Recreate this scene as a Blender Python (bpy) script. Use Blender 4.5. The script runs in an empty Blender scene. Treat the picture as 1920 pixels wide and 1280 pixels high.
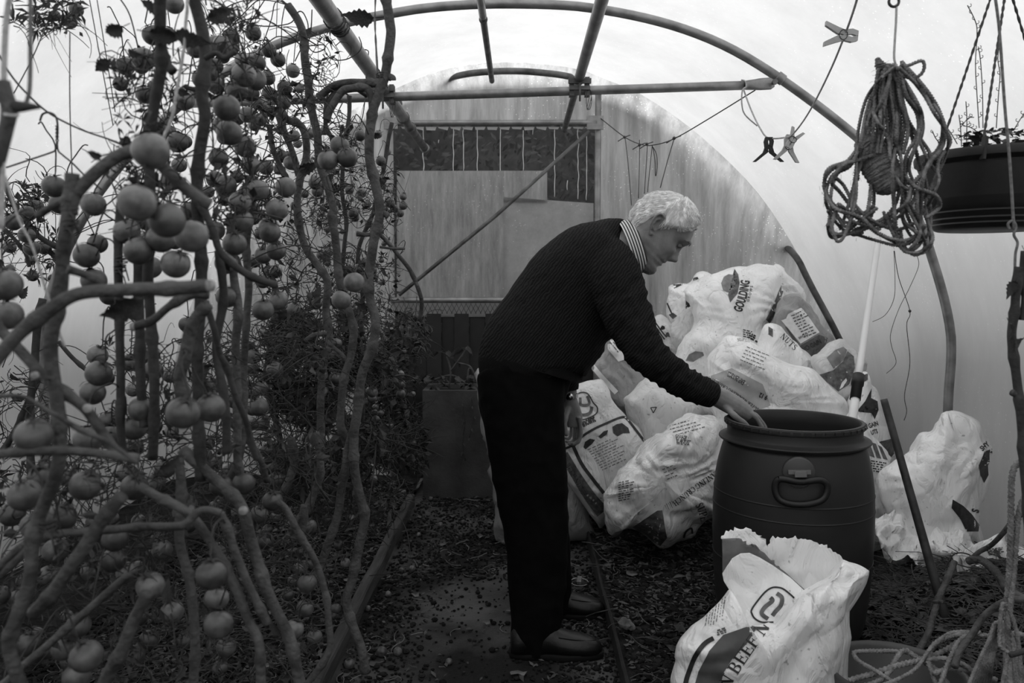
import bpy, bmesh, math, random
from mathutils import Vector, Matrix, noise
from mathutils.bvhtree import BVHTree
SC = bpy.context.scene
COL = SC.collection
PI = math.pi
R = random.Random(7)
# ------------------------------------------------------------------ camera
F = 1493.0
cam_d = bpy.data.cameras.new('camera'); cam = bpy.data.objects.new('camera', cam_d); COL.objects.link(cam)
cam_d.sensor_width = 36.0; cam_d.lens = F*36/1920
CAMZ = 1.30
cam.location = (0, 0, CAMZ)
cam.rotation_euler = (math.radians(90-4.21), 0, math.radians(0.575))
cam_d.clip_start = 0.05; cam_d.clip_end = 200
cam_d.dof.use_dof = True; cam_d.dof.focus_distance = 2.8; cam_d.dof.aperture_fstop = 5.0
SC.camera = cam
# ------------------------------------------------------------------ sky
w = bpy.data.worlds.new('world'); SC.world = w; w.use_nodes = True
nt = w.node_tree; nt.nodes.clear()
o_ = nt.nodes.new('ShaderNodeOutputWorld'); bg = nt.nodes.new('ShaderNodeBackground')
tc = nt.nodes.new('ShaderNodeTexCoord'); sp = nt.nodes.new('ShaderNodeSeparateXYZ'); cr = nt.nodes.new('ShaderNodeValToRGB')
nt.links.new(tc.outputs['Generated'], sp.inputs[0]); nt.links.new(sp.outputs['Z'], cr.inputs[0])
e = cr.color_ramp.elements; e[0].position = 0.0; e[0].color = (.36,.36,.36,1); e[1].position = 1.0; e[1].color = (1,1,1,1)
bg.inputs[1].default_value = 2.0
nt.links.new(cr.outputs[0], bg.inputs[0]); nt.links.new(bg.outputs[0], o_.inputs[0])
SC.view_settings.view_transform = 'Standard'; SC.view_settings.look = 'None'
SC.view_settings.gamma = 1.0; SC.view_settings.use_curve_mapping = False
SC.view_settings.exposure = 0.12
SC.cycles.max_bounces = 9; SC.cycles.diffuse_bounces = 5; SC.cycles.transparent_max_bounces = 12
SC.cycles.use_denoising = True; SC.cycles.caustics_reflective = False; SC.cycles.caustics_refractive = False
# ------------------------------------------------------------------ helpers
ROT = cam.rotation_euler.to_matrix()
CP = Vector((0, 0, CAMZ))
def ray(px, py):
    return ROT @ Vector(((px-960)/F, -(py-640)/F, -1))
def P(px, py, d):
    "world point seen at photo pixel px,py and lying d metres down the tunnel"
    v = ray(px, py); return CP + v*(d/v.y)
def PX(v):
    "photo pixel of a world point"
    q = ROT.transposed() @ (v-CP); return (960+F*q.x/-q.z, 640-F*q.y/-q.z)
def catmull(pts, n=6, closed=False):
    pts = [tuple(p) for p in pts]
    if len(pts) < 3 and not closed: 
        a, b = pts; return [tuple(a[k]+(b[k]-a[k])*i/n for k in range(len(a))) for i in range(n+1)]
    out = []; m = len(pts)
    rng = range(m) if closed else range(m-1)
    for i in rng:
        if closed: p0, p1, p2, p3 = (pts[(i+k) % m] for k in (-1, 0, 1, 2))
        else: p0, p1, p2, p3 = pts[max(i-1, 0)], pts[i], pts[i+1], pts[min(i+2, m-1)]
        for j in range(n):
            t = j/n
            out.append(tuple(0.5*((2*b)+(-a+c)*t+(2*a-5*b+4*c-d)*t*t+(-a+3*b-3*c+d)*t*t*t) for a, b, c, d in zip(p0, p1, p2, p3)))
    if not closed: out.append(pts[-1])
    return out
class MB:
    def __init__(s): s.v = []; s.f = []; s.mi = []; s.cm = 0
    def face(s, *idx): s.f.append(tuple(idx)); s.mi.append(s.cm)
    def box(s, a, b):
        n = len(s.v); (x0, y0, z0), (x1, y1, z1) = a, b
        s.v += [Vector(p) for p in ((x0,y0,z0),(x1,y0,z0),(x1,y1,z0),(x0,y1,z0),(x0,y0,z1),(x1,y0,z1),(x1,y1,z1),(x0,y1,z1))]
        for q in ((0,3,2,1),(4,5,6,7),(0,1,5,4),(1,2,6,5),(2,3,7,6),(3,0,4,7)): s.face(*[n+i for i in q])
        return s
    def bar(s, a, b, wd, th, up=(0,0,1)):
        a = Vector(a); b = Vector(b); t = (b-a).normalized(); u = t.cross(Vector(up)).normalized(); v = u.cross(t)
        n = len(s.v)
        for p in (a, b):
            for i, j in ((-1,-1),(1,-1),(1,1),(-1,1)): s.v.append(p+u*(i*wd/2)+v*(j*th/2))
        for q in ((0,1,2,3),(7,6,5,4),(0,4,5,1),(1,5,6,2),(2,6,7,3),(3,7,4,0)): s.face(*[n+i for i in q])
        return s
    def tube(s, pts, r, n=8, cap=True, lobes=0, twist=0, lob=.22, flat=1.0):
        pts = [Vector(p[:3]) for p in pts]; m = len(pts)
        rr = (lambda i: r) if not callable(r) and not isinstance(r, (list, tuple)) else (r if callable(r) else (lambda i: r[i]))
        base = len(s.v); t = (pts[1]-pts[0]).normalized()
        ref = Vector((0, 0, 1)) if abs(t.z) < .9 else Vector((1, 0, 0))
        u = t.cross(ref).normalized(); L = 0
        for i, p in enumerate(pts):
            t2 = (pts[min(i+1, m-1)]-pts[max(i-1, 0)])
            t2 = t2.normalized() if t2.length > 1e-9 else t
            u = (u - t2*u.dot(t2)); u = u.normalized() if u.length > 1e-6 else t2.orthogonal().normalized()
            v = t2.cross(u)
            if i: L += (p-pts[i-1]).length
            for k in range(n):
                a = 2*PI*k/n; q = rr(i)
                if lobes: q *= 1+lob*math.cos(lobes*(a+twist*L))
                s.v.append(p+u*(math.cos(a)*q)+v*(math.sin(a)*q*flat))
            t = t2
        for i in range(m-1):
            for k in range(n):
                a = base+i*n+k; b = base+i*n+(k+1) % n; s.face(a, b, b+n, a+n)
        if cap:
            s.face(*[base+k for k in range(n)][::-1]); s.face(*[base+(m-1)*n+k for k in range(n)])
        return s
    def lathe(s, prof, c=(0,0,0), n=48, cap=False):
        base = len(s.v); c = Vector(c)
        for (r, z) in prof:
            for k in range(n):
                a = 2*PI*k/n; s.v.append(c+Vector((r*math.cos(a), r*math.sin(a), z)))
        for i in range(len(prof)-1):
            for k in range(n):
                a = base+i*n+k; b = base+i*n+(k+1) % n; s.face(a, b, b+n, a+n)
        if cap: s.face(*[base+k for k in range(n)][::-1]); s.face(*[base+(len(prof)-1)*n+k for k in range(n)])
        return s
    def ball(s, c, r, nu=12, nv=8, sq=(1,1,1)):
        c = Vector(c); base = len(s.v)
        s.v.append(c+Vector((0, 0, -r*sq[2])))
        for j in range(1, nv):
            a = -PI/2+PI*j/nv
            for k in range(nu):
                b = 2*PI*k/nu; s.v.append(c+Vector((r*sq[0]*math.cos(a)*math.cos(b), r*sq[1]*math.cos(a)*math.sin(b), r*sq[2]*math.sin(a))))
        s.v.append(c+Vector((0, 0, r*sq[2]))); top = len(s.v)-1
        for k in range(nu): s.face(base, base+1+(k+1) % nu, base+1+k); s.face(top, top-nu+k, top-nu+(k+1) % nu)
        for j in range(nv-2):
            for k in range(nu):
                a = base+1+j*nu+k; b = base+1+j*nu+(k+1) % nu; s.face(a, b, b+nu, a+nu)
        return s
    def quad(s, a, b, c, d):
        n = len(s.v); s.v += [Vector(a), Vector(b), Vector(c), Vector(d)]; s.face(n, n+1, n+2, n+3); return s
    def add(s, verts, faces):
        n = len(s.v); s.v += [Vector(v) for v in verts]
        for f in faces: s.face(*[n+i for i in f])
        return s
WL = {}
def mesh_of(name, mb, mats, smooth=True, o=Vector((0,0,0))):
    me = bpy.data.meshes.new(name)
    me.from_pydata([tuple(v-o) for v in mb.v], [], mb.f)
    if not isinstance(mats, (list, tuple)): mats = [mats]
    for m in mats: me.materials.append(m)
    if len(mats) > 1: me.polygons.foreach_set('material_index', mb.mi)
    if smooth: me.polygons.foreach_set('use_smooth', [True]*len(me.polygons))
    me.update(); return me
def base_of(vs):
    xs = [v.x for v in vs]; ys = [v.y for v in vs]; zs = [v.z for v in vs]
    return Vector(((min(xs)+max(xs))/2, (min(ys)+max(ys))/2, min(zs)))
def put(name, me, parent=None, at=Vector((0,0,0)), props=None):
    ob = bpy.data.objects.new(name, me); COL.objects.link(ob)
    if parent is not None: ob.parent = parent; ob.location = at-WL[parent.name]
    else: ob.location = at
    WL[ob.name] = Vector(at)
    for k, v in (props or {}).items(): ob[k] = v
    return ob
def mk(name, mb, mat, parent=None, smooth=True, origin=None, **props):
    o = Vector(origin) if origin is not None else (base_of(mb.v) if mb.v else Vector((0,0,0)))
    return put(name, mesh_of(name, mb, mat, smooth, o), parent, o, props)
def thing(name, at, label, cat, group=None):
    ob = put(name, None, None, Vector(at)); ob['label'] = label; ob['category'] = cat
    if group: ob['group'] = group
    return ob
def autosmooth(ob, deg=35):
    me = ob.data
    me.set_sharp_from_angle(angle=math.radians(deg))
def modmesh(verts, faces, mods, name='m'):
    "evaluate modifiers on raw mesh data, return (verts, faces)"
    me = bpy.data.meshes.new(name); me.from_pydata([tuple(v) for v in verts], [], faces); me.update()
    ob = bpy.data.objects.new(name, me); COL.objects.link(ob)
    for typ, kw in mods:
        m = ob.modifiers.new(typ, typ)
        for k, v in kw.items(): setattr(m, k, v)
    dg = bpy.context.evaluated_depsgraph_get(); ev = ob.evaluated_get(dg); em = ev.to_mesh()
    vs = [v.co.copy() for v in em.vertices]; fs = [tuple(p.vertices) for p in em.polygons]
    ev.to_mesh_clear(); bpy.data.objects.remove(ob); bpy.data.meshes.remove(me)
    return vs, fs
# ------------------------------------------------------------------ materials (all greys: the place is seen in black and white)
def G(v): return (v, v, v, 1)
def mat(name, v, rough=.6, var=0., scale=8., bump=0., bscale=40., v2=None, stretch=(1,1,1), detail=4, metal=0., spec=.5, coat=0., thr=(.35,.65), bdist=.005):
    m = bpy.data.materials.new(name); m.use_nodes = True; nt = m.node_tree; b = nt.nodes['Principled BSDF']
    b.inputs['Base Color'].default_value = G(v); b.inputs['Roughness'].default_value = rough; b.inputs['Metallic'].default_value = metal
    b.inputs['Specular IOR Level'].default_value = spec
    if coat: b.inputs['Coat Weight'].default_value = coat
    tc = nt.nodes.new('ShaderNodeTexCoord'); mp = nt.nodes.new('ShaderNodeMapping'); mp.inputs['Scale'].default_value = stretch
    nt.links.new(tc.outputs['Object'], mp.inputs[0])
    if var or v2 is not None:
        n = nt.nodes.new('ShaderNodeTexNoise'); n.inputs['Scale'].default_value = scale; n.inputs['Detail'].default_value = detail
        r = nt.nodes.new('ShaderNodeValToRGB'); r.color_ramp.elements[0].position = thr[0]; r.color_ramp.elements[1].position = thr[1]
        r.color_ramp.elements[0].color = G(max(0, v-var) if v2 is None else v); r.color_ramp.elements[1].color = G(v+var if v2 is None else v2)
        nt.links.new(mp.outputs[0], n.inputs[0]); nt.links.new(n.outputs[0], r.inputs[0]); nt.links.new(r.outputs[0], b.inputs['Base Color'])
    if bump:
        n = nt.nodes.new('ShaderNodeTexNoise'); n.inputs['Scale'].default_value = bscale; n.inputs['Detail'].default_value = 3
        bp = nt.nodes.new('ShaderNodeBump'); bp.inputs['Strength'].default_value = bump; bp.inputs['Distance'].default_value = bdist
        nt.links.new(mp.outputs[0], n.inputs[0]); nt.links.new(n.outputs[0], bp.inputs['Height']); nt.links.new(bp.outputs[0], b.inputs['Normal'])
    return m
def film(name, trans, refl, v_lo, v_hi, scale, stretch, clear=0., rough=.35, drops=0.):
    "polythene: translucent + a little reflection, mottled by dirt; clear = share that is see-through"
    m = bpy.data.materials.new(name); m.use_nodes = True; nt = m.node_tree; nt.nodes.clear(); N = nt.nodes.new; L = nt.links.new
    out = N('ShaderNodeOutputMaterial'); tr = N('ShaderNodeBsdfTranslucent'); df = N('ShaderNodeBsdfDiffuse'); gl = N('ShaderNodeBsdfGlossy')
    gl.inputs['Roughness'].default_value = rough; gl.inputs['Color'].default_value = G(.8)
    tc = N('ShaderNodeTexCoord'); mp = N('ShaderNodeMapping'); mp.inputs['Scale'].default_value = stretch; L(tc.outputs['Object'], mp.inputs[0])
    n = N('ShaderNodeTexNoise'); n.inputs['Scale'].default_value = scale; n.inputs['Detail'].default_value = 9; n.inputs['Roughness'].default_value = .74; L(mp.outputs[0], n.inputs[0])
    r = N('ShaderNodeValToRGB'); r.color_ramp.elements[0].position = .32; r.color_ramp.elements[1].position = .68
    r.color_ramp.elements[0].color = G(v_lo); r.color_ramp.elements[1].color = G(v_hi); L(n.outputs[0], r.inputs[0])
    col = r.outputs[0]
    if drops:
        vo = N('ShaderNodeTexVoronoi'); vo.inputs['Scale'].default_value = 46; L(tc.outputs['Object'], vo.inputs[0])
        r2 = N('ShaderNodeValToRGB'); r2.color_ramp.elements[0].position = 0.07; r2.color_ramp.elements[1].position = .17
        r2.color_ramp.elements[0].color = G(drops); r2.color_ramp.elements[1].color = G(0); L(vo.outputs[0], r2.inputs[0])
        n3 = N('ShaderNodeTexNoise'); n3.inputs['Scale'].default_value = 3.5; L(tc.outputs['Object'], n3.inputs[0])
        r3 = N('ShaderNodeValToRGB'); r3.color_ramp.elements[0].position = .44; r3.color_ramp.elements[1].position = .60; L(n3.outputs[0], r3.inputs[0])
        mu = N('ShaderNodeMixRGB'); mu.blend_type = 'MULTIPLY'; mu.inputs[0].default_value = 1; L(r2.outputs[0], mu.inputs[1]); L(r3.outputs[0], mu.inputs[2])
        ad = N('ShaderNodeMixRGB'); ad.blend_type = 'ADD'; ad.inputs[0].default_value = 1; L(col, ad.inputs[1]); L(mu.outputs[0], ad.inputs[2]); col = ad.outputs[0]
    L(col, tr.inputs[0]); df.inputs[0].default_value = G(refl)
    a1 = N('ShaderNodeMixShader'); a1.inputs[0].default_value = trans; L(df.outputs[0], a1.inputs[1]); L(tr.outputs[0], a1.inputs[2])
    fr = N('ShaderNodeLayerWeight'); fr.inputs[0].default_value = .12
    bp = N('ShaderNodeBump'); bp.inputs['Strength'].default_value = .35; bp.inputs['Distance'].default_value = .004; L(n.outputs[0], bp.inputs['Height'])
    L(bp.outputs[0], gl.inputs['Normal'])
    fm = N('ShaderNodeMath'); fm.operation = 'MINIMUM'; fm.inputs[1].default_value = .22
    a2 = N('ShaderNodeMixShader'); L(fr.outputs['Fresnel'], fm.inputs[0]); L(fm.outputs[0], a2.inputs[0]); L(a1.outputs[0], a2.inputs[1]); L(gl.outputs[0], a2.inputs[2])
    if clear:
        tp = N('ShaderNodeBsdfTransparent'); a3 = N('ShaderNodeMixShader'); a3.inputs[0].default_value = clear
        L(a2.outputs[0], a3.inputs[1]); L(tp.outputs[0], a3.inputs[2]); L(a3.outputs[0], out.inputs[0])
    else: L(a2.outputs[0], out.inputs[0])
    return m
M_cover = film('polythene_cover', .88, .5, .74, .88, 2.0, (1.6, 1.6, .45), rough=.4, drops=.3)
M_end = film('polythene_end', .85, .4, .30, .86, 2.6, (3.4, 1, .35), rough=.35, drops=1.0)
M_door = film('door_film_dirty', .85, .35, .24, .62, 6, (3.2, 1, .5), rough=.4, drops=.6)
M_patch = film('door_film_patch', .85, .35, .40, .62, 4, (1.6, 1, 1.6), rough=.4, drops=.5)
M_clear = film('door_film_clear', .7, .25, .25, .5, 6, (1, 1, 1), clear=.88, rough=.2)
M_pipe = mat('galvanised_pipe', .24, .42, .06, 14, .25, 60, metal=.55, stretch=(1,1,1))
M_pipe_dark = mat('weathered_pipe', .10, .55, .05, 12, .3, 50, metal=.3)
M_soil = mat('soil', .009, .95, spec=.15, v2=.030, scale=14, bump=1., bscale=55, thr=(.45,.75), bdist=.02)
M_path = mat('path_concrete', .011, .9, spec=.2, v2=.085, scale=2.2, bump=.6, bscale=70, thr=(.42,.66), bdist=.01)
M_block = mat('block_concrete', .028, .92, v2=.06, scale=5, bump=.6, bscale=60)
M_wood = mat('edge_board', .022, .85, v2=.06, scale=5, bump=.8, bscale=22, stretch=(6,.8,6))
M_hedge = mat('hedge_leaves', .012, .8, .012, 20)
M_grass = mat('outside_grass', .045, .95, .02, 3)
M_sheet = mat('dark_corrugated', .014, .6, .012, 3, metal=.2)
M_plastic = mat('black_plastic', .006, .5, .002, 30, .1, 60)
M_drum = mat('drum_plastic', .021, .48, .004, 5, .12, 9, spec=.35, bdist=.003)
M_ink = mat('black_ink', .022, .55, .012, 60)
M_inkg = mat('grey_ink', .10, .6, .05, 45)
M_inkm = mat('mid_grey_ink', .20, .6, .05, 30)
M_string = mat('string', .16, .9, .05, 120)
M_cord = mat('cord', .42, .85, .08, 120, .5, 300)
M_twine = mat('twine', .20, .95, .07, 60, 1., 260)
M_rope = mat('rope', .22, .95, .07, 45, 1., 260)
M_wire = mat('wire', .05, .5, metal=.6)
M_stem = mat('vine_stem', .058, .78, .03, 26, 1., 110)
M_stemb = mat('vine_stem_dark', .032, .8, .014, 26, .7, 90)
M_twig = mat('truss_twig', .026, .8, .012, 60)
M_leaf = mat('vine_leaf', .042, .75, .02, 25, .5, 60)
M_cut = mat('cut_stem_end', .27, .8, .1, 90)
M_dry = mat('dry_leaf', .12, .85, .07, 30)
M_litter = mat('litter_chip', .052, .9, .04, 9)
M_litter2 = mat('litter_pale', .12, .9, .09, 9)
# ================================================================== structure
D1, D2 = 3.6, 5.2                                  # the two hoops in view, metres down the tunnel
near_px = [(1777,1069),(1777,781),(1784,651),(1773,572),(1744,472),(1716,400),(1660,310),(1580,235),(1456,143),(1349,81),(1234,40),(1100,14),(1000,8),(900,8),(800,15),(720,28),(640,45),(516,85),(400,150),(290,240),(190,355),(130,460),(92,560),(76,650),(84,781),(84,1069)]
far_px = [(1588,905),(1590,760),(1583,680),(1560,622),(1520,545),(1470,450),(1400,352),(1300,257),(1200,187),(1130,158),(1080,139),(960,127),(840,139),(740,178),(640,230),(560,288),(480,370),(420,465),(372,560),(345,640),(332,720),(330,780),(330,905)]
def prof(pxs, d, n=64):
    pts = [P(x, y, d) for x, y in pxs]
    pts[0].z = pts[-1].z = -.02
    c = [Vector(q) for q in catmull([tuple(p) for p in pts], 8)]
    L = [0]
    for a, b in zip(c, c[1:]): L.append(L[-1]+(b-a).length)
    out = []; j = 0
    for i in range(n+1):
        t = L[-1]*i/n
        while j < len(c)-2 and L[j+1] < t: j += 1
        k = (t-L[j])/max(1e-9, L[j+1]-L[j]); out.append(c[j].lerp(c[j+1], min(1, k)))
    return out
DE = 5.04                                          # the film is pulled in over the end hoop and meets the cover here
PN = prof(near_px, D1); PF = prof(far_px, DE); PH = prof(far_px, D2)
def cover_ring(y):
    out = []
    for a, b in zip(PN, PF):
        if y <= D1: out.append(Vector((a.x, y, a.z)))
        else:
            t = (y-D1)/(DE-D1); out.append(Vector((a.x+(b.x-a.x)*t, y, a.z+(b.z-a.z)*t)))
    return out
def push(ring, k):
    c = Vector((-.1, ring[0].y, .9)); out = []
    for p in ring:
        q = p-c; out.append(c+q*(1+k/max(.3, q.length)))
    return out
mb = MB(); n = 65
ys = [-2.6+.2*i for i in range(31)]+[3.6+.12*i for i in range(1, 13)]
for y in ys:
    sag = 0
    ring = push(cover_ring(y), .032+.0*sag)
    for i, p in enumerate(ring):
        h = noise.noise(Vector((p.x*1.3, y*1.1, p.z*1.3)))*.018+noise.noise(Vector((p.x*4, y*3, p.z*4)))*.005
        q = (p-Vector((-.1, y, .9))).normalized(); mb.v.append(p+q*(h if y < 4.95 else 0))
for j in range(len(ys)-1):
    for i in range(n-1):
        a = j*n+i; mb.face(a, a+n, a+n+1, a+1)
cover = mk('ceiling', mb, M_cover, origin=(0,0,0), kind='structure')
# end wall: film from the end hoop to the door frame, pleated near the floor
DXL, DXR = P(735, 600, D2).x, P(1118, 600, D2).x
DZT = P(900, 233, D2).z
mb = MB()
def endwall(mb, y0):
    ring = push(PF, .032); NR = 24
    top = max(ring, key=lambda p: p.z).z
    half = []
    # inner loop = door rectangle sampled with the same count
    N_ = len(ring); rect = []
    per = [(DXR, 0), (DXR, DZT), (DXL, DZT), (DXL, 0)]
    for i, p in enumerate(ring):
        t = i/(N_-1)
        if t < .36: rect.append((DXR, DZT*t/.36))
        elif t > .64: rect.append((DXL, DZT*(1-t)/.36))
        else: rect.append((DXR+(DXL-DXR)*(t-.36)/.28, DZT))
    base = len(mb.v)
    for k in range(NR+1):
        s = k/NR
        for i, p in enumerate(ring):
            x = p.x+(rect[i][0]-p.x)*s; z = max(0, p.z)+(rect[i][1]-max(0, p.z))*s
            amp = .018*math.sin(PI*s)
            pleat = amp*math.sin(x*26+2*noise.noise(Vector((x*2, 0, z))))*max(0, min(1, (1.9-z)))
            bend = -(D2+.03-DE)*max(0, 1-s/.30)**2
            mb.v.append(Vector((x, y0+bend+pleat+.008*noise.noise(Vector((x*3, 1, z*2))), z)))
    for k in range(NR):
        for i in range(N_-1):
            a = base+k*N_+i; mb.face(a, a+1, a+1+N_, a+N_)
endwall(mb, D2+.03)
mk('wall_back', mb, M_end, origin=(0, D2, 0), kind='structure')
# near end of the tunnel behind the camera, film around an opening
mb = MB(); ring = push(cover_ring(-2.6), .03); n_ = len(ring)      # unseen wide opening, added to bring daylight onto camera-facing surfaces
for i, p in enumerate(ring):
    t = i/(n_-1); q = (1.55, 2.2*t/.36) if t < .36 else ((-1.65, 2.2*(1-t)/.36) if t > .64 else (1.55-3.2*(t-.36)/.28, 2.2))
    mb.v.append(Vector((p.x, -2.6, max(0, p.z)))); mb.v.append(Vector((q[0], -2.6, q[1])))
for i in range(n_-1): mb.face(2*i, 2*i+2, 2*i+3, 2*i+1)
mk('wall_front', mb, M_end, origin=(0, -2.6, 0), kind='structure')
# ground
mb = MB(); xs = [-2.4+.08*i for i in range(61)]; yy = [-2.6+.1*i for i in range(80)]
def ground_z(x, y):
    if x < -.645: b = .035
    elif x > .335: b = .06
    else: b = 0
    nz = noise.noise(Vector((x*2.2, y*2.2, 3)))*.018+noise.noise(Vector((x*9, y*9, 5)))*.007
    if b == 0: nz *= .25
    if x > 1.05: b += .05*min(1, (x-1.05)*2)
    return b+nz
def grid_ground(x0, x1, nx, y0, y1, ny):
    mb = MB()
    for j in range(ny+1):
        for i in range(nx+1):
            x = x0+(x1-x0)*i/nx; y = y0+(y1-y0)*j/ny; xx = min(max(x, x0+.001), x1-.001)
            mb.v.append(Vector((x, y, ground_z(xx, y))))
    for j in range(ny):
        for i in range(nx):
            a = j*(nx+1)+i; mb.face(a, a+1, a+nx+2, a+nx+1)
    return mb
fl = mk('floor', grid_ground(-.645, .335, 24, -2.6, 5.2, 160), M_path, origin=(0,0,0), kind='structure')
mk('soil_bed', grid_ground(-2.6, -.645, 50, -2.6, 5.2, 180), M_soil, origin=(0,0,0), kind='structure')
mk('soil_bed', grid_ground(.335, 2.4, 50, -2.6, 5.2, 180), M_soil, origin=(0,0,0), kind='structure')
mb = MB(); mb.box((-30, -20, -.12), (30, 40, -.06)); mk('outside_ground', mb, M_grass, smooth=False, origin=(0,0,-.12), kind='structure')
# edge boards of the path
def plank(name, a, b, h, t, mt, label, cat):
    mb = MB(); N_ = 60; a = Vector(a); b = Vector(b)
    for i in range(N_+1):
        p = a.lerp(b, i/N_); j = noise.noise(Vector((p.y*3, 1, 1)))*.006
        hh = h*(1+.12*noise.noise(Vector((p.y*2.3, 4, 2)))); 
        for dx, dz in ((-t/2, -.04), (t/2, -.04), (t/2, hh-.006), (t/2-.006, hh), (-t/2+.006, hh), (-t/2, hh-.006)):
            mb.v.append(Vector((p.x+dx+j, p.y, p.z+dz)))
    for i in range(N_):
        for k in range(6):
            q = i*6+k; w_ = i*6+(k+1) % 6; mb.face(q, w_, w_+6, q+6)
    mb.face(5,4,3,2,1,0); mb.face(*[N_*6+k for k in range(6)])
    o = mk(name, mb, mt, smooth=False, label=label, category=cat); return o
plank('edge_board', (-.64, 1.2, 0), (-.64, 4.6, 0), .06, .045, M_wood, 'long pale weathered timber board edging the tomato bed beside the path', 'board')
plank('edge_board', (.33, .6, 0), (.345, 5.0, 0), .072, .012, mat('edge_board_dark', .014, .8, .007, 8, .5, 30), 'long thin dark board edging the bed with the feed sacks', 'board')
# hedge outside beyond the door
mb = MB()
for i in range(41):
    for j in range(18):
        x = -2.5+.125*i; z = -.1+j*.19; y = 7.2-.5*math.sin(PI*min(1, j/17*.5+.5))+noise.noise(Vector((x*1.5, z*1.5, 0)))*.35; mb.v.append(Vector((x, y, z)))
for i in range(40):
    for j in range(17): a = i*18+j; mb.face(a, a+1, a+19, a+18)
for i in range(9000):
    x = R.uniform(-2.5, 2.5); z = R.uniform(0, 3.1); y = 6.6+R.uniform(-.2, .3)+noise.noise(Vector((x*1.5, z*1.5, 0)))*.35
    s = R.uniform(.02, .05); d = Vector((R.uniform(-1,1), R.uniform(-1,1), R.uniform(-1,1))).normalized()*s; e_ = d.orthogonal().normalized()*s*.5
    p = Vector((x, y, z)); mb.quad(p-d, p+e_, p+d, p-e_)
hd = mk('hedge', mb, M_hedge, label='dark leafy hedge outside, seen through the clear film above the door', category='hedge')
def shade_hedge(x0, sgn, hh, label):  # unseen bank added outside to block low sky and darken the side film
    mb = MB(); nx, nz = 60, 12
    for i in range(nx+1):
        for j in range(nz+1):
            y = -6+.205*i; a = PI*j/nz; r = hh
            mb.v.append(Vector((x0+sgn*(.55-.55*math.cos(a))+.25*noise.noise(Vector((y, a*2, sgn))), y, -.1+math.sin(a)*r*(1+.18*noise.noise(Vector((y*1.1, a, 3)))))))
    for i in range(nx):
        for j in range(nz): a = i*(nz+1)+j; mb.face(a, a+1, a+nz+2, a+nz+1)
    mk('hedge', mb, M_hedge, label=label, category='hedge')
shade_hedge(2.8, 1, 2.35, 'unseen dark hedge added outside to shade the film wall on the feed sack side')
shade_hedge(-3.05, -1, 2.1, 'unseen dark hedge added outside to shade the film wall behind the tomato vines')
# ------------------------------------------------------------------ pipework
def hoop(pxprof, d, r, label):
    ring = pxprof; mb = MB()
    pts = [Vector((p.x, d, p.z)) for p in ring]
    mb.tube(catmull([tuple(p) for p in pts], 2), r, 12)
    return mk('hoop', mb, M_pipe, label=label, category='hoop')
h1 = hoop(PN, D1, .020, 'big curved metal hoop pipe joined to the horizontal crossbar')
def endhoop(label):
    pts = []
    for p in PH:
        px, py = PX(Vector((p.x, D2, p.z))); wt = max(0, min(1, (130-abs(px-962))/30)) if py < 160 else (max(0, min(1, (px-1462)/25)) if px > 1300 else 0)
        q = p-Vector((-.1, D2, .9)); q = q*(1-(.012+.05*wt)/q.length); pts.append(Vector((-.1+q.x, D2+.06-.10*wt-(.12*wt if py < 160 else .20*wt), .9+q.z)))
    return mk('hoop', MB().tube(catmull([tuple(p) for p in pts], 3), .020, 12), M_pipe_dark, label=label, category='hoop')
h2 = endhoop( 'smaller curved hoop pipe at the end wall with the door, mostly behind the film')
mk('hoop', MB().tube(catmull([(p.x, 1.75, p.z) for p in PN], 2), .02, 12), M_pipe, label='curved metal hoop pipe overhead on the camera side of the crossbar hoop', category='hoop')
def pipe(name, a, b, r, label, cat, m=M_pipe, parent=None):
    mb = MB(); a = Vector(a); b = Vector(b); pts = [a.lerp(b, i/10) for i in range(11)]
    mb.tube(pts, r, 14)
    kw = {} if parent else dict(label=label, category=cat)
    return mk(name, mb, m, parent, **kw)
xb = thing('crossbar', P(1000, 185, D1-.02), 'horizontal metal crossbar pipe spanning the tunnel below the big hoop', 'crossbar')
mb = MB(); a = P(350, 194, D1-.02); b = P(1395, 160, D1-.02); mb.tube([a.lerp(b, i/16) for i in range(17)], .0195, 14); mk('pipe', mb, M_pipe, xb)
def flat_end(p0, p1, up, name='flattened_end'):
    mb = MB(); p0 = Vector(p0); p1 = Vector(p1); pts = [p0.lerp(p1, i/8) for i in range(9)]
    base = len(mb.v); t = (p1-p0).normalized(); u = Vector((0, 1, 0)); v = t.cross(u)
    for i, p in enumerate(pts):
        k = i/8; ww = .0195+(.026-.0195)*min(1, k*1.8); th = .0195*(1-min(1, k*1.5))+.004
        if i == 8: ww *= .6
        for q in range(12):
            an = 2*PI*q/12; mb.v.append(p+v*math.cos(an)*ww+u*math.sin(an)*th)
    for i in range(8):
        for q in range(12): a_ = i*12+q; b_ = i*12+(q+1) % 12; mb.face(a_, b_, b_+12, a_+12)
    mb.face(*range(12)); mb.face(*[96+q for q in range(12)])
    mk(name, mb, M_pipe, xb)
flat_end(P(1395, 160, D1-.02), P(1452, 156, D1-.02), None)
mb = MB(); c = P(1452, 154, D1-.045); mb.tube([c, c+Vector((0,-.012,0))], .013, 6); mb.tube([c, c+Vector((0,.06,0))], .006, 8); mk('bolt', mb, M_pipe_dark, xb, smooth=False)
def clampring(p, r, axis, wd, name, parent, m=M_pipe_dark, n=16):
    p = Vector(p); ax = Vector(axis).normalized(); mb = MB(); mb.tube([p-ax*wd/2, p-ax*wd*.4, p+ax*wd*.4, p+ax*wd/2], [r*.96, r, r, r*.96], n); return mk(name, mb, m, parent)
tdir = (PN[20]-PN[19])
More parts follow.
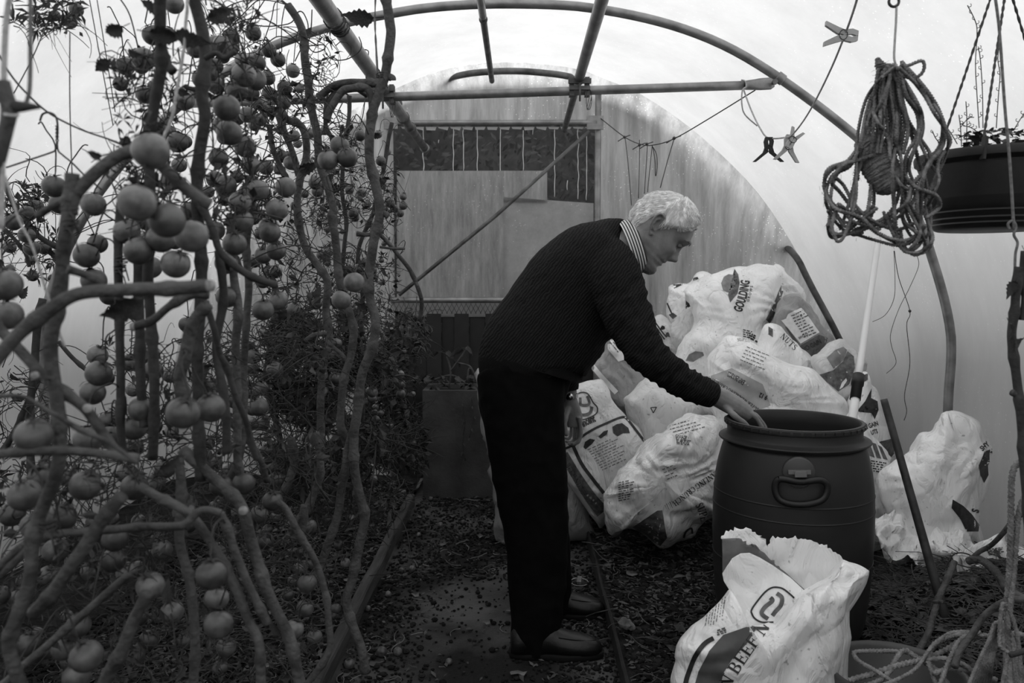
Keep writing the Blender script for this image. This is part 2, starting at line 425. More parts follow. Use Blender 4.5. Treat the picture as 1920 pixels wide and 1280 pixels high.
clampring(P(1463, 147, D1), .0245, P(1480,160,D1)-P(1440,131,D1), .035, 'clamp', xb, M_pipe)
# purlins running down the tunnel
def purlin(x, z, y0, y1, r, label, r2=None, sleeve=None):
    t = thing('purlin', (x, y0, z), label, 'pipe')
    ym = sleeve or y1
    mk('pipe', MB().tube([(x, y0+(ym-y0)*i/12, z) for i in range(13)], r, 14), M_pipe, t)
    if r2: mk('pipe', MB().tube([(x, ym-.08+(y1-ym+.08)*i/8, z) for i in range(9)], r2, 14), M_pipe_dark, t)
    return t
xl, zl = -.60, 2.10
pl = purlin(P(722, 178, D1).x, P(722, 172, D1).z, -2.4, 5.10, .029, 'thick metal pipe with wire wound round it, running overhead above the tomato vines', .0235, 4.15)
clampring(P(741, 193, 3.95), .034, (0,1,0), .03, 'collar', pl); clampring((WL[pl.name].x, 4.15, WL[pl.name].z), .034, (0,1,0), .02, 'collar', pl)
clampring((WL[pl.name].x, 4.42, WL[pl.name].z), .031, (0,1,0), .045, 'collar', pl)
mk('end_cap', MB().tube([(WL[pl.name].x, 5.06, WL[pl.name].z), (WL[pl.name].x, 5.11, WL[pl.name].z)], .029, 14), M_pipe, pl)
for yy_, k in ((2.60, 6), (2.66, 5), (3.3, 5)):
    mb = MB(); x0, z0 = WL[pl.name].x, WL[pl.name].z
    mb.tube([(x0+.032*math.cos(a*.5), yy_+.006*a*.35, z0+.032*math.sin(a*.5)) for a in range(int(4*PI*k/2))], .0022, 5); mk('wire_winding', mb, M_wire, pl)
pr = purlin(P(1085, 165, D1).x, P(1085, 150, D1).z, -2.4, 4.75, .022, 'metal pipe running overhead that crosses the crossbar at a hanging clamp', .0165, 3.62)
pc = purlin(P(905, 22, D1).x, P(905, 28, D1).z, -2.4, 4.75, .017, 'thin metal ridge pipe running overhead along the top of the hoops', .0155, 3.62)
clampring((WL[pc.name].x, 3.66, WL[pc.name].z), .0195, (0,1,0), .012, 'collar', pc)
def clamp_thing(px, py, label):
    c = P(px, py, D1-.02); t = thing('pipe_clamp', c-Vector((0,0,.05)), label, 'clamp')
    mb = MB()
    for s in (-1, 1):
        mb.bar(c+Vector((s*.034, 0, .05)), c+Vector((s*.034, 0, -.03)), .02, .045, (0,1,0))
    mb.bar(c+Vector((-.05, -.03, .03)), c+Vector((.05, -.03, .03)), .012, .022)
    mb.bar(c+Vector((-.045, -.03, .0)), c+Vector((.045, -.03, .0)), .014, .016)
    mk('bracket', mb, M_pipe_dark, t, smooth=False)
    mk('bolt', MB().tube([c+Vector((0, -.045, .02)), c+Vector((0, -.045, -.06))], .0045, 6), M_pipe_dark, t)
    mb = MB(); mb.tube([c+Vector((.04+.012*math.cos(a*.5), -.035, -.05+.045*math.sin(a*.5))) for a in range(18)], .0016, 5)
    mb.tube([c+Vector((.042+.010*math.cos(a*.5), -.030, -.06+.035*math.sin(a*.5+1))) for a in range(14)], .0014, 5); mk('tie_wire', mb, M_wire, t)
    return t
clamp_thing(1086, 168, 'metal clamp with loops of wire where a plain overhead pipe meets the crossbar')
clamp_thing(721, 182, 'rusty clamp wrapped in wire where the thick overhead pipe meets the crossbar')
# ------------------------------------------------------------------ door
YD = D2-.02
door = thing('door_1', (DXL, YD, 0), '', ''); del door['label']; del door['category']; door['kind'] = 'structure'
zt = P(1118, 166, D2).z
mk('post', MB().tube([(DXR, YD, -.02+(zt+.02)*i/12) for i in range(13)], .020, 12), M_pipe, door)
mk('post', MB().tube([(DXL, YD, -.02+(DZT+.1)*i/12) for i in range(13)], .024, 12), mat('pale_post', .34, .6, .06, 9), door)
mk('post_cap', MB().bar((DXR-.02, YD-.01, zt), (DXR+.028, YD-.01, zt-.004), .045, .035), M_plastic, door, smooth=False)
mk('header', MB().tube([(DXL-.01+(DXR-DXL)*i/10, YD-.03, DZT) for i in range(11)], .0175, 12), M_pipe, door)
mk('corner_bracket', MB().box((DXR-.075, YD-.045, DZT-.045), (DXR+.03, YD-.028, DZT+.04)), M_pipe, door, smooth=False)
mk('corner_bracket', MB().box((DXL-.03, YD-.045, DZT-.04), (DXL+.06, YD-.028, DZT+.035)), M_pipe, door, smooth=False)
zr = P(800, 562, D2).z
mk('mid_rail', MB().tube([(DXL+(DXR-DXL)*i/10, YD-.03, zr) for i in range(11)], .0185, 12), M_pipe, door)
mk('brace', MB().tube([P(748, 553, YD-.06), P(930, 404, YD-.06), P(1105, 246, YD-.06)], .0125, 10), M_pipe_dark, door)
def panel(name, x0, y0, x1, y1, dy, m, parent=door, nx=20, ny=20, jag=0, tilt=0):
    mb = MB()
    for j in range(ny+1):
        for i in range(nx+1):
            px = x0+(x1-x0)*i/nx; py = y0+(y1-y0)*j/ny+(jag*math.sin(i*1.7)*(1 if j == 0 else 0))+tilt*(i/nx)*(1-j/ny)
            p = P(px, py, D2+dy); p.y += .006*noise.noise(Vector((p.x*4, p.z*4, dy*90))); mb.v.append(p)
    for j in range(ny):
        for i in range(nx): a = j*(nx+1)+i; mb.face(a, a+1, a+nx+2, a+nx+1)
    return mk(name, mb, m, parent)
panel('clear_film', 737, 236, 1117, 566, .03, M_clear)
panel('dirty_film', 744, 320, 945, 560, .012, M_door)
panel('dirty_film', 945, 320, 1026, 376, .012, M_door)
panel('film_patch', 944, 369, 1113, 560, -.004, M_patch, tilt=12)
# vapour runs down the clear film
mb = MB()
for px, y0, y1 in ((794,241,325),(850,241,325),(869,243,322),(895,241,328),(938,241,330),(981,244,322),(1040,243,372),(1064,338,360),(1084,241,376),(1100,255,375),(823,262,268),(1000,240,252)):
    pts = [P(px+1.2*noise.noise(Vector((px, y*.05, 0)))*2, y, D2+.02) for y in range(y0, y1+1, 6)]
    mb.tube(pts, [.0018+.0016*abs(noise.noise(Vector((px, i*1.3, 7)))) for i in range(len(pts))], 5)
vr = mk('vapour_run', mb, mat('water_run', .75, .25, spec=.8), door, kind='stuff')
mb = MB()
for i in range(16):   # torn film edge under the header
    x = 752+i*23; q = P(x, 239, D2-.012); mb.quad(q+Vector((0,0,.004)), q+Vector((.07,0,.004)), q+Vector((.062,0,-.008-.012*R.random())), q+Vector((.006,0,-.004-.014*R.random())))
mk('film_hem', mb, mat('film_hem', .6, .5), door, smooth=False, kind='stuff')
# chain mesh and dark corrugated sheet in the lower half of the door
mb = MB()
for i in range(44):
    x = 738+i*9
    if x > 1105: break
    mb.tube([P(x, 568, D2+.0), P(x+11, 588, D2+.0)], .0014, 4); mb.tube([P(x+11, 568, D2+.0), P(x, 588, D2+.0)], .0014, 4)
mk('wire_mesh', mb, M_wire, door, kind='stuff')
panel('lower_film', 737, 566, 1117, 594, .02, film('low_film', .85, .2, .22, .34, 6, (1,1,1), rough=.4), nx=30, ny=4)
xs0, xs1 = 740, 1116; edges = [740, 775, 800, 828, 852, 880, 910, 948, 985, 1020, 1060, 1116]
for i in range(len(edges)-1):
    x0, x1 = edges[i], edges[i+1]; dy = .03 if i % 2 else .008
    mb = MB(); a, b, c, d = P(x0, 588, D2+dy), P(x1, 588, D2+dy), P(x1, 925, D2+dy), P(x0, 925, D2+dy); c.z = d.z = -.01
    mb.box((a.x, D2+dy, 0.0), (b.x-.004, D2+dy+.006, a.z)); mk('corrugated_panel', mb, M_sheet, door, smooth=False)
# stray film braces on end wall outside
for k, (x0, y0, x1, y1) in enumerate(()):
    mb = MB(); a = P(x0, y0, D2+.0); b1 = P(x1-6, y1, D2+.0); b2 = P(x1+8, y1, D2+.0); mb.quad(a, a+Vector((.004,0,0)), b2, b1); mb.quad(a+Vector((0,.004,0)), b1+Vector((0,.004,0)), b2+Vector((0,.004,0)), a+Vector((.004,.004,0)))
    mk('film_fold', mb, film('film_fold%d' % k, .9, .5, .8, .9, 3, (1,1,1)), door, smooth=False)
# planter block
pb = thing('planter', P(850, 905, 4.92), 'square weathered concrete planter standing at the end of the path', 'planter')
mb = MB(); pA = P(778, 735, 4.75); pB = P(945, 735, 4.75); zt = P(850, 732, 4.75).z
z0 = 0.0; t = .035; Y0, Y1 = 4.75, 5.1; X0, X1 = pA.x+.045, pB.x+.06
for a, b in (((X0, Y0, z0), (X1, Y0+t, zt)), ((X0, Y1-t, z0), (X1, Y1, zt)), ((X0, Y0+t, z0), (X0+t, Y1-t, zt)), ((X1-t, Y0+t, z0), (X1, Y1-t, zt))): mb.box(a, b)
mk('planter_wall', mb, M_block, pb, smooth=False)
mk('soil', MB().box((X0+t, Y0+t, z0+.02), (X1-t, Y1-t, zt-.03)), M_soil, pb, smooth=False)
# ================================================================== the man
def knit(name, v, scale):
    m = bpy.data.materials.new(name); m.use_nodes = True; nt = m.node_tree; b = nt.nodes['Principled BSDF']; N = nt.nodes.new; L = nt.links.new
    b.inputs['Roughness'].default_value = .92; b.inputs['Specular IOR Level'].default_value = .2
    b.inputs['Specular IOR Level'].default_value = .08
    tc = N('ShaderNodeTexCoord'); mp = N('ShaderNodeMapping'); mp.inputs['Rotation'].default_value = (0, math.radians(-38), 0); L(tc.outputs['Object'], mp.inputs[0])
    wv = N('ShaderNodeTexWave'); wv.inputs['Scale'].default_value = scale; wv.inputs['Distortion'].default_value = 5; wv.inputs['Detail'].default_value = 3; wv.inputs['Detail Scale'].default_value = 1.5; wv.bands_direction = 'X'
    L(mp.outputs[0], wv.inputs[0]); bp = N('ShaderNodeBump'); bp.inputs['Strength'].default_value = .6; bp.inputs['Distance'].default_value = .004
    L(wv.outputs[0], bp.inputs['Height']); L(bp.outputs[0], b.inputs['Normal'])
    r = N('ShaderNodeValToRGB'); r.color_ramp.elements[0].color = G(v*.6); r.color_ramp.elements[1].color = G(v*1.4); L(wv.outputs[0], r.inputs[0]); L(r.outputs[0], b.inputs['Base Color'])
    return m
M_skin = mat('skin', .20, .55, .03, 30, .25, 120, bdist=.003)
M_hair = mat('white_hair', .82, .5, .10, 70)
M_knit = knit('knitted_jumper', .015, 34)
M_trou = mat('trousers', .0030, .9, .0008, 30, .2, 200, spec=.08)
M_shoe = mat('black_leather', .006, .42, .002, 30, .25, 60, spec=.4)
M_sole = mat('shoe_sole', .005, .8, spec=.2)
man = thing('person', P(1040, 1235, 2.85)*1, 'white-haired man in a dark jumper and black trousers, bending to reach into the plastic drum', 'person')
man.location.z = 0; WL[man.name].z = 0
def loft(secs, n=20, sub=5, pw=1.0):
    "secs: (px, py, half width px, d, half depth m)"
    mb = MB(); c = catmull(secs, sub); m = len(c)
    pts = [P(q[0], q[1], q[3]) for q in c]
    for i, q in enumerate(c):
        t = (pts[min(i+1, m-1)]-pts[max(i-1, 0)]); t.normalize()
        nn = t.cross(Vector((0, 1, 0))); nn = nn.normalized() if nn.length > .2 else Vector((1, 0, 0)); bb = nn.cross(t).normalized()
        s = q[3]/F
        for k in range(n):
            a = 2*PI*k/n; ca, sa = math.cos(a), math.sin(a)
            mb.v.append(pts[i]+nn*(math.copysign(abs(ca)**pw, ca)*q[2]*s)+bb*(math.copysign(abs(sa)**pw, sa)*q[4]))
    for i in range(m-1):
        for k in range(n): a = i*n+k; b = i*n+(k+1) % n; mb.face(a, b, b+n, a+n)
    mb.face(*[k for k in range(n)][::-1]); mb.face(*[(m-1)*n+k for k in range(n)])
    return mb
def merge(*ms):
    o = MB()
    for m in ms: o.add(m.v, m.f)
    return o
def remesh(mb, vox, smooth=3, fac=.5):
    vs, fs = modmesh(mb.v, mb.f, [('REMESH', dict(mode='VOXEL', voxel_size=vox)), ('SMOOTH', dict(factor=fac, iterations=smooth))])
    o = MB(); o.add(vs, fs); return o
def displace(mb, fn):
    me = bpy.data.meshes.new('t'); me.from_pydata([tuple(v) for v in mb.v], [], mb.f); me.update()
    nn = [v.normal.copy() for v in me.vertices]; bpy.data.meshes.remove(me)
    mb.v = [v+n*fn(v, n) for v, n in zip(mb.v, nn)]; return mb
# jumper
torso = loft([(1000,712,88,2.87,.165),(994,690,97,2.87,.175),(1004,655,104,2.87,.18),(1035,612,103,2.87,.185),(1062,570,103,2.87,.19),(1088,530,100,2.86,.195),(1118,490,82,2.85,.20),(1150,466,56,2.85,.17),(1170,463,49,2.84,.10)], 26, pw=.92)
armN = loft([(1128,478,44,2.75,.07),(1146,506,53,2.69,.075),(1166,560,50,2.66,.072),(1187,618,44,2.64,.068),(1210,660,39,2.63,.062),(1250,694,33,2.66,.055),(1292,722,29,2.70,.050),(1322,735,26,2.735,.045),(1333,740,24,2.74,.042)], 20)
armF = loft([(1128,480,40,2.98,.07),(1110,540,44,3.03,.07),(1085,600,40,3.06,.065),(1072,650,30,3.08,.055),(1068,700,20,3.09,.045),(1068,728,15.5,3.09,.038)], 18)
jm = remesh(merge(torso, armN, armF), .0075, 4)
def jfold(v, n):
    px, py = PX(v); s = noise.noise(Vector((v.x*4, v.y*3, v.z*4)))*.006
    a = Vector((px*.045, py*.028, v.y*6))
    f = abs(noise.noise(Vector((a.x+a.y*1.2, a.y-a.x*.4, a.z))))
    if px > 1120: s += (.010*(.5-f*1.8)) if py > 520 else .006*(.5-f)
    else: s += .004*(.5-f)
    if py > 690 and px < 1090: s -= .004
    # ribbed cable lines
    return s
displace(jm, jfold)
mk('jumper', jm, M_knit, man)
hem = loft([(1003,706,90,2.87,.168),(995,690,99,2.87,.18),(997,680,101,2.87,.181)], 40, 3, .92)
mk('jumper_hem', hem, knit('jumper_rib', .009, 90), man)
cuff = loft([(1318,733,27,2.735,.047),(1329,738,26,2.74,.046),(1336,741,24,2.745,.042)], 24, 3)
mk('jumper_cuff', cuff, M_knit, man); mk('jumper_cuff', loft([(1068,712,17.5,3.09,.042),(1068,724,17.5,3.09,.041),(1069,731,16,3.09,.037)], 20, 3), M_knit, man)
# trousers
legN = loft([(972,690,78,2.84,.14),(978,730,82,2.82,.14),(982,790,76,2.79,.125),(990,860,72,2.77,.115),(998,930,68,2.76,.105),(1006,1010,60,2.75,.10),(1008,1080,56,2.75,.095),(1004,1150,50,2.74,.09),(1003,1190,47,2.74,.085),(1002,1224,45,2.73,.075)], 24, pw=.9)
legF = loft([(985,700,70,2.98,.12),(990,760,66,3.0,.12),(1000,840,60,3.02,.105),(1015,920,50,3.03,.10),(1026,1000,42,3.04,.09),(1032,1070,40,3.04,.085),(1036,1120,38,3.04,.08),(1036,1142,36,3.04,.075)], 22, pw=.9)
hip = loft([(996,670,86,2.89,.155),(984,705,88,2.89,.165),(978,760,80,2.89,.17),(984,815,66,2.89,.15)], 24)
tr = remesh(merge(legN, legF, hip), .0085, 3)
def tfold(v, n):
    px, py = PX(v); f = abs(noise.noise(Vector((px*.02+py*.008, py*.016-px*.01, v.y*4))))
    return .009*(.4-f*1.6)+.004*noise.noise(Vector((v.x*9, v.y*9, v.z*6)))
displace(tr, tfold); mk('trousers', tr, M_trou, man)
# shoes
def shoe(heel, toe, d, wd=.055):
    s = d/F; a = P(heel[0], heel[1], d); b = P(toe[0], toe[1], d); L = b.x-a.x
    mb = MB(); n = 18
    prof_ = [(0,.055,.030),(.04,.085,.040),(.12,.095,.043),(.28,.105,.043),(.42,.098,.043),(.52,.078,.048),(.65,.063,.053),(.80,.052,.052),(.92,.040,.042),(.98,.026,.025),(1.0,.014,.010)]
    c = catmull(prof_, 4); z0 = .022
    for q in c:
        for k in range(n):
            an = 2*PI*k/n; ca, sa = math.cos(an), math.sin(an)
            mb.v.append(Vector((a.x+q[0]*L, d+q[2]*math.copysign(abs(ca)**.8, ca), z0+q[1]*max(0, sa)**.75 if sa > 0 else z0)))
    m = len(c)
    for i in range(m-1):
        for k in range(n): x = i*n+k; y = i*n+(k+1) % n; mb.face(x, y, y+n, x+n)
    mb.face(*range(n)); mb.face(*[(m-1)*n+k for k in range(n)])
    sh = mk('shoe', mb, M_shoe, man)
    mb = MB()
    for zz, gr in ((.001,.000),(.004,.003),(.020,.004),(.024,.001)):
        for k in range(40):
            t = 2*PI*k/40; u = .5-.5*math.cos(t); wv = .047+.010*math.sin(PI*min(1, max(0, (u-.35)/.6)))-.006*math.exp(-((u-.35)/.12)**2)
            y_ = math.copysign(abs(math.sin(t))**.55, math.sin(t))*(wv+gr)
            mb.v.append(Vector((a.x-.004-gr+(L+.008+2*gr)*u, d+y_, zz)))
    for i in range(3):
        for k in range(40): x = i*40+k; y = i*40+(k+1) % 40; mb.face(x, y, y+40, x+40)
    mb.face(*range(40)[::-1]); mb.face(*[120+k for k in range(40)])
    mk('sole', mb, M_sole, sh)
    mb = MB()   # apron seam
    mb.tube([(a.x+L*(.52+.42*math.sin(i/16*PI)), d-.040*math.cos(i/16*PI), z0+.060-.022*math.sin(i/16*PI)) for i in range(17)], .0016, 5)
    mk('seam', mb, M_sole, sh)
shoe((958,1236), (1128,1236), 2.70); shoe((1000,1166), (1134,1166), 3.035)
# ---- head, in its own frame: Fw forward along the face, U up the skull (photo-scale pixels), Y across
HD = 2.80; HS = HD/F; HO = P(1235, 440, HD)
def HW(Fw, U, Y=0.):
    dx = .785*Fw+.62*U; dy = .62*Fw-.785*U
    return HO+Vector((dx*HS, Y*HS, -dy*HS))
def lerp_t(tab, x):
    if x <= tab[0][0]: return tab[0][1]
    for (a, b), (c, d) in zip(tab, tab[1:]):
        if x <= c: t = (x-a)/(c-a); t = t*t*(3-2*t)*.5+t*.5; return b+(d-b)*t
    return tab[-1][1]
TF = [(-72,24),(-69,33),(-62,39),(-55,39),(-49,35.5),(-44,37),(-41,39),(-37,37.5),(-33,41.5),(-28,41.5),(-24,42),(-15,44),(0,46),(8,48.5),(14,52),(19,54.5),(25,53.5),(35,51),(50,46),(60,38),(68,26),(73,10),(76,-6)]
TB = [(-72,6),(-64,-4),(-50,-18),(-35,-34),(-22,-48),(-10,-56),(5,-62),(20,-63),(38,-59),(54,-48),(66,-34),(73,-18),(76,-8)]
TW = [(-72,7),(-68,14),(-60,21),(-50,27),(-38,32),(-24,36),(-8,38.5),(6,39),(20,40),(36,41),(50,38),(62,30),(70,20),(76,2)]
def gs(x, s): return math.exp(-(x/s)**2)
def headpt(U, th):
    a = lerp_t(TF, U); b = lerp_t(TB, U); wd = lerp_t(TW, U)
    c = (a+b)/2; r = (a-b)/2; ca, sa = math.cos(th), math.sin(th)
    Fw = c+r*ca; Y = wd*math.copysign(abs(sa)**.88, sa)
    if ca > 0:
        nose = lerp_t([(-29,0),(-25,7),(-20,15.5),(-16,15.5),(-8,9.5),(0,5),(8,1.5),(14,0)], U)
        Fw += nose*gs(Y, 4.6+3.2*gs(U+21, 9))
        Fw += 3.5*(gs(Y-8.5, 4)+gs(Y+8.5, 4))*gs(U+22, 5)
        for s in (-1, 1):
            Fw -= 7.5*gs(Y-s*17.5, 8.5)*gs(U-5, 7.5)
            Fw += 3.4*gs(Y-s*17, 5.5)*gs(U-5.5, 4.0)
            Fw -= 2.2*gs(Y-s*38, 13)*gs(U-18, 8)
            Fw += 2.6*gs(Y-s*17, 11)*gs(U-18, 5)
            Fw -= 1.6*gs(Y-s*16, 7)*gs(U+4, 2.5)
            Fw += 3.2*gs(Y-s*24, 9)*gs(U+10, 9)
            Fw -= 2.0*gs(Y-s*(14-.25*(U+28)), 2.8)*gs(U+32, 13)
            Fw -= 2.2*gs(Y-s*27, 7)*gs(U+33, 12)
        Fw -= 3.2*gs(U+37.2, 1.5)*gs(Y, 13)
        Fw += 2.0*gs(U+33.5, 2.3)*gs(Y, 10)+1.8*gs(U+41.5, 2.6)*gs(Y, 9)
        Fw -= 1.4*gs(U+49, 3)*gs(Y, 15)
        for q in (34, 42): Fw -= .9*gs(U-q-1.5*math.sin(Y*.2), 1.3)*gs(Y, 28)
    return Fw, U, Y
hb = MB(); NU, NT = 90, 84
for i in range(NU+1):
    t = i/NU; U = -72+148*t
    for k in range(NT):
        th = 2*PI*k/NT
        hb.v.append(HW(*headpt(U, th)))
for i in range(NU):
    for k in range(NT): a = i*NT+k; b = i*NT+(k+1) % NT; hb.face(a, b, b+NT, a+NT)
hb.face(*range(NT)[::-1]); hb.face(*[NU*NT+k for k in range(NT)])
def ear(s):
    mb = MB(); Y0 = 38.5
    def EP(f, u, y): return HW(-17+f, 3+u, s*(Y0+y))
    hel = [(6,-4,0),(9,4,2),(9,12,4.5),(3,20,7),(-6,22,9),(-12,16,10),(-13,6,9.5),(-10,-5,7),(-5,-13,4.5),(0,-18,3),(3,-15,1.5)]
    c = catmull(hel, 4); mb.tube([EP(*q) for q in c], [.0030+.0012*math.sin(PI*i/len(c)) for i in range(len(c))], 8)
    ant = catmull([(-2,14,4),(-7,9,6.5),(-6,0,6.5),(-2,-7,4.5),(3,-8,3)], 4); mb.tube([EP(*q) for q in ant], .0024, 7)
    mb.tube([EP(5,-6,0), EP(6,0,2.5), EP(5,5,0)], .0028, 7)
    mb.ball(EP(0,-17,2.5), .0065, 10, 8, (1, .55, 1))
    # shell behind
    n0 = len(mb.v); ring = [EP(q[0], q[1], q[2]*.8) for q in c]; cc = EP(-2, 2, -1); cc2 = EP(-2, 2, -5)
    mb.v += [cc, cc2]; r0 = len(mb.v); mb.v += ring; r1 = len(mb.v); mb.v += [p+(EP(0,0,-3)-EP(0,0,0)) for p in ring]
    for i in range(len(ring)-1): mb.face(n0, r0+i, r0+i+1); mb.face(n0+1, r1+i+1, r1+i); mb.face(r0+i, r1+i, r1+i+1, r0+i+1)
    return mb
neck = MB()
nk = catmull([(-24,-8,30,33),(-26,-30,33,33),(-34,-52,36,34),(-46,-74,40,36),(-60,-96,44,40)], 4)
for q in nk:
    for k in range(24):
        a = 2*PI*k/24; neck.v.append(HW(q[0]+q[2]*math.cos(a), q[1]+.55*q[2]*math.cos(a)*-1*0, q[3]*math.sin(a)))
for i in range(len(nk)-1):
    for k in range(24): a = i*24+k; b = i*24+(k+1) % 24; neck.face(a, b, b+24, a+24)
neck.face(*range(24)[::-1]); neck.face(*[(len(nk)-1)*24+k for k in range(24)])
# hands: palm + five fingers each
def finger(mb, pts, r0, r1):
    c = catmull(pts, 4); m = len(c); mb.tube(c, [r0+(r1-r0)*i/(m-1)+.0008*math.cos(i/4*2*PI) for i in range(m)], 9)
    mb.ball(c[-1], r1*1.0, 9, 6)
def palm(mb, secs):
    mb.add(*(lambda q: (q.v, q.f))(loft(secs, 16, 4)))
hF = MB()    # hand hanging beside the far thigh
palm(hF, [(1068,715,13,3.09,.028),(1069,745,13,3.09,.026),(1071,765,17,3.09,.022),(1076,785,17,3.09,.018),(1077,800,14,3.09,.016)])
def Q(x, y, d): return P(x, y, d)
for (x0, y0, x1, y1, x2, y2, x3, y3, dd, r) in ((1086,790,1089,812,1084,828,1074,832,3.065,.0095),(1082,795,1084,818,1078,832,1067,832,3.085,.0092),(1077,797,1078,818,1072,829,1062,827,3.105,.009),(1071,795,1071,812,1066,822,1058,820,3.125,.008)):
    finger(hF, [Q(x0,y0-8,dd), Q(x1,y1,dd), Q(x2,y2,dd), Q(x3,y3,dd)], r, r*.78)
finger(hF, [Q(1066,765,3.075), Q(1060,785,3.05), Q(1059,800,3.045), Q(1062,814,3.045)], .012, .0088)
hN = MB()    # hand entering the drum
palm(hN, [(1318,733,18,2.735,.034),(1340,741,19,2.745,.032),(1362,752,20,2.755,.036),(1384,765,19,2.765,.042),(1400,776,16,2.775,.040)])
for (dy_, sp_, ln, r) in ((-.034,0,1.0,.0095),(-.012,4,1.12,.0098),(.010,4,1.08,.0094),(.032,0,.92,.0082)):
    d0 = 2.775+dy_
    finger(hN, [Q(1392,770,d0), Q(1412+sp_,778,d0), Q(1412+sp_+16*ln,794+6*ln,d0+.004), Q(1412+sp_+20*ln,812+12*ln,d0+.006)], r, r*.78)
finger(hN, [Q(1360,762,2.73), Q(1378,780,2.705), Q(1394,792,2.705), Q(1408,806,2.72)], .0125, .009)
# cores under the clothes join head, arms and hands into one body
core = merge(loft([(985,760,50,2.88,.12),(1000,690,66,2.87,.13),(1040,600,72,2.87,.14),(1090,520,66,2.86,.14),(1140,475,44,2.85,.12),(1180,462,36,2.85,.06),(1200,456,33,2.83,.055)], 18),
    loft([(1135,485,30,2.78,.05),(1168,560,32,2.66,.045),(1210,660,26,2.63,.04),(1292,722,19,2.70,.035),(1330,738,17,2.74,.03)], 14),
    loft([(1128,485,30,2.96,.05),(1085,600,28,3.06,.045),(1069,700,13,3.09,.03),(1069,735,13,3.09,.027)], 14),
    loft([(985,760,55,2.80,.08),(995,900,42,2.77,.07),(1005,1050,34,2.75,.055),(1003,1205,24,2.74,.045)], 14),
    loft([(990,760,50,2.98,.08),(1010,900,34,3.03,.06),(1030,1040,26,3.04,.05),(1036,1140,22,3.04,.04)], 14))
body = remesh(merge(hb, ear(-1), ear(1), neck, hF, hN, core), .0036, 1, .35)
mk('body', body, M_skin, man)
for s in (-1, 1):
    eb = MB().ball(HW(40.2, 5.2, s*17), .0086, 14, 10); eye = mk('eye', eb, mat('eye_white', .12, .5), man)
    c = HW(40.2, 5.2, s*17); dv = (HW(1, -.25, 0)-HW(0, 0, 0)).normalized()
    mb = MB(); mb.tube([c+dv*.0078, c+dv*.0092], .0042, 12); mk('iris', mb, mat('iris', .01, .5, spec=.1), eye)
    # brows
    mb = MB()
    for i in range(60):
        t = R.random(); y = s*(8+20*t); f0 = headpt(18+3*math.sin(PI*t), s*math.asin(min(.99, (8+20*t)/41)))
        p = HW(f0[0]+1.0, 17+4*math.sin(PI*t)+R.uniform(-1.5, 1.5), y); mb.tube([p, p+(HW(1.5, 1.4, s*3)-HW(0,0,0))], .0005, 4)
    mk('eyebrow', mb, mat('brow_hair', .32, .7), man)
# hair
def hairline(th):
    a = abs(((th+PI) % (2*PI))-PI)   # 0 front .. pi back
    return lerp_t([(0,54),(.5,50),(.85,36),(1.15,24),(1.45,14),(1.62,2),(1.75,24),(2.0,18),(2.2,-4),(2.6,-24),(3.14,-34)], a)
hm = MB(); NT2 = 90; rows = 26; HTH = []
for k in range(NT2):
    th = 2*PI*k/NT2; u0 = hairline(th)
    for i in range(rows+1):
        U = u0+(76-u0)*i/rows
        f, u, y = headpt(U, th); c = ((lerp_t(TF, U)+lerp_t(TB, U))/2, U, 0)
        nrm = Vector((f-c[0], (U-20)*.8 if U > 20 else 0, y)); nrm.normalize()
        wv = noise.noise(Vector((f*.06, U*.05, y*.06)))*3.2+2.2*math.sin(f*.35+U*.2+3*noise.noise(Vector((f*.03, y*.05, U*.05))))*.6
        th_ = (5.0+wv+ (5.5*gs(th if th < PI else th-2*PI, .7)*gs(U-66, 14)))*min(1, (i+.4)/3)
        hm.v.append(HW(f+nrm.x*th_, u+nrm.y*th_, y+nrm.z*th_))
for k in range(NT2):
    for i in range(rows): a = k*(rows+1)+i; b = ((k+1) % NT2)*(rows+1)+i; hm.face(a, b, b+1, a+1)
hair = mk('hair', hm, M_hair, man)
sm = MB()
for q in range(3400):
    th = R.uniform(0, 2*PI); u0 = hairline(th); U = u0+(76-u0)*R.random()**.8
    aa = abs(((th+PI) % (2*PI))-PI)
    pts = []; dirU = -1.0 if aa > 1.2 else -.55; sg = 1 if th < PI else -1
    dth = (.045 if aa > 1.9 else -.05 if aa < 1.4 else -.01)*sg; t_ = th; u = U; ph = R.uniform(0, 6); cr_ = R.uniform(.5, 1.6)
    for st in range(7):
        f, uu, y = headpt(max(-40, min(75.5, u)), t_); c0 = (lerp_t(TF, u)+lerp_t(TB, u))/2
        nrm = Vector((f-c0, (u-20)*.8 if u > 20 else 0, y)).normalized()
        lift = 5.6+cr_*1.5*math.sin(ph+st*1.1)+noise.noise(Vector((f*.06, u*.05, y*.06)))*3.2+5.5*gs(aa, .7)*gs(u-66, 14)
        if u < hairline(t_)+3: lift = min(lift, 4.0)
        pts.append(HW(f+nrm.x*lift, u+nrm.y*lift, y+nrm.z*lift)); t_ += dth*(1+.4*math.sin(ph*2+st)); u += dirU*2.6
        if u < hairline(t_)-5: break
    if len(pts) > 2: sm.tube(pts, [.0009*(1-.7*i/len(pts)) for i in range(len(pts))], 3, cap=False)
mk('hair_strands', sm, M_hair, man, kind='stuff')
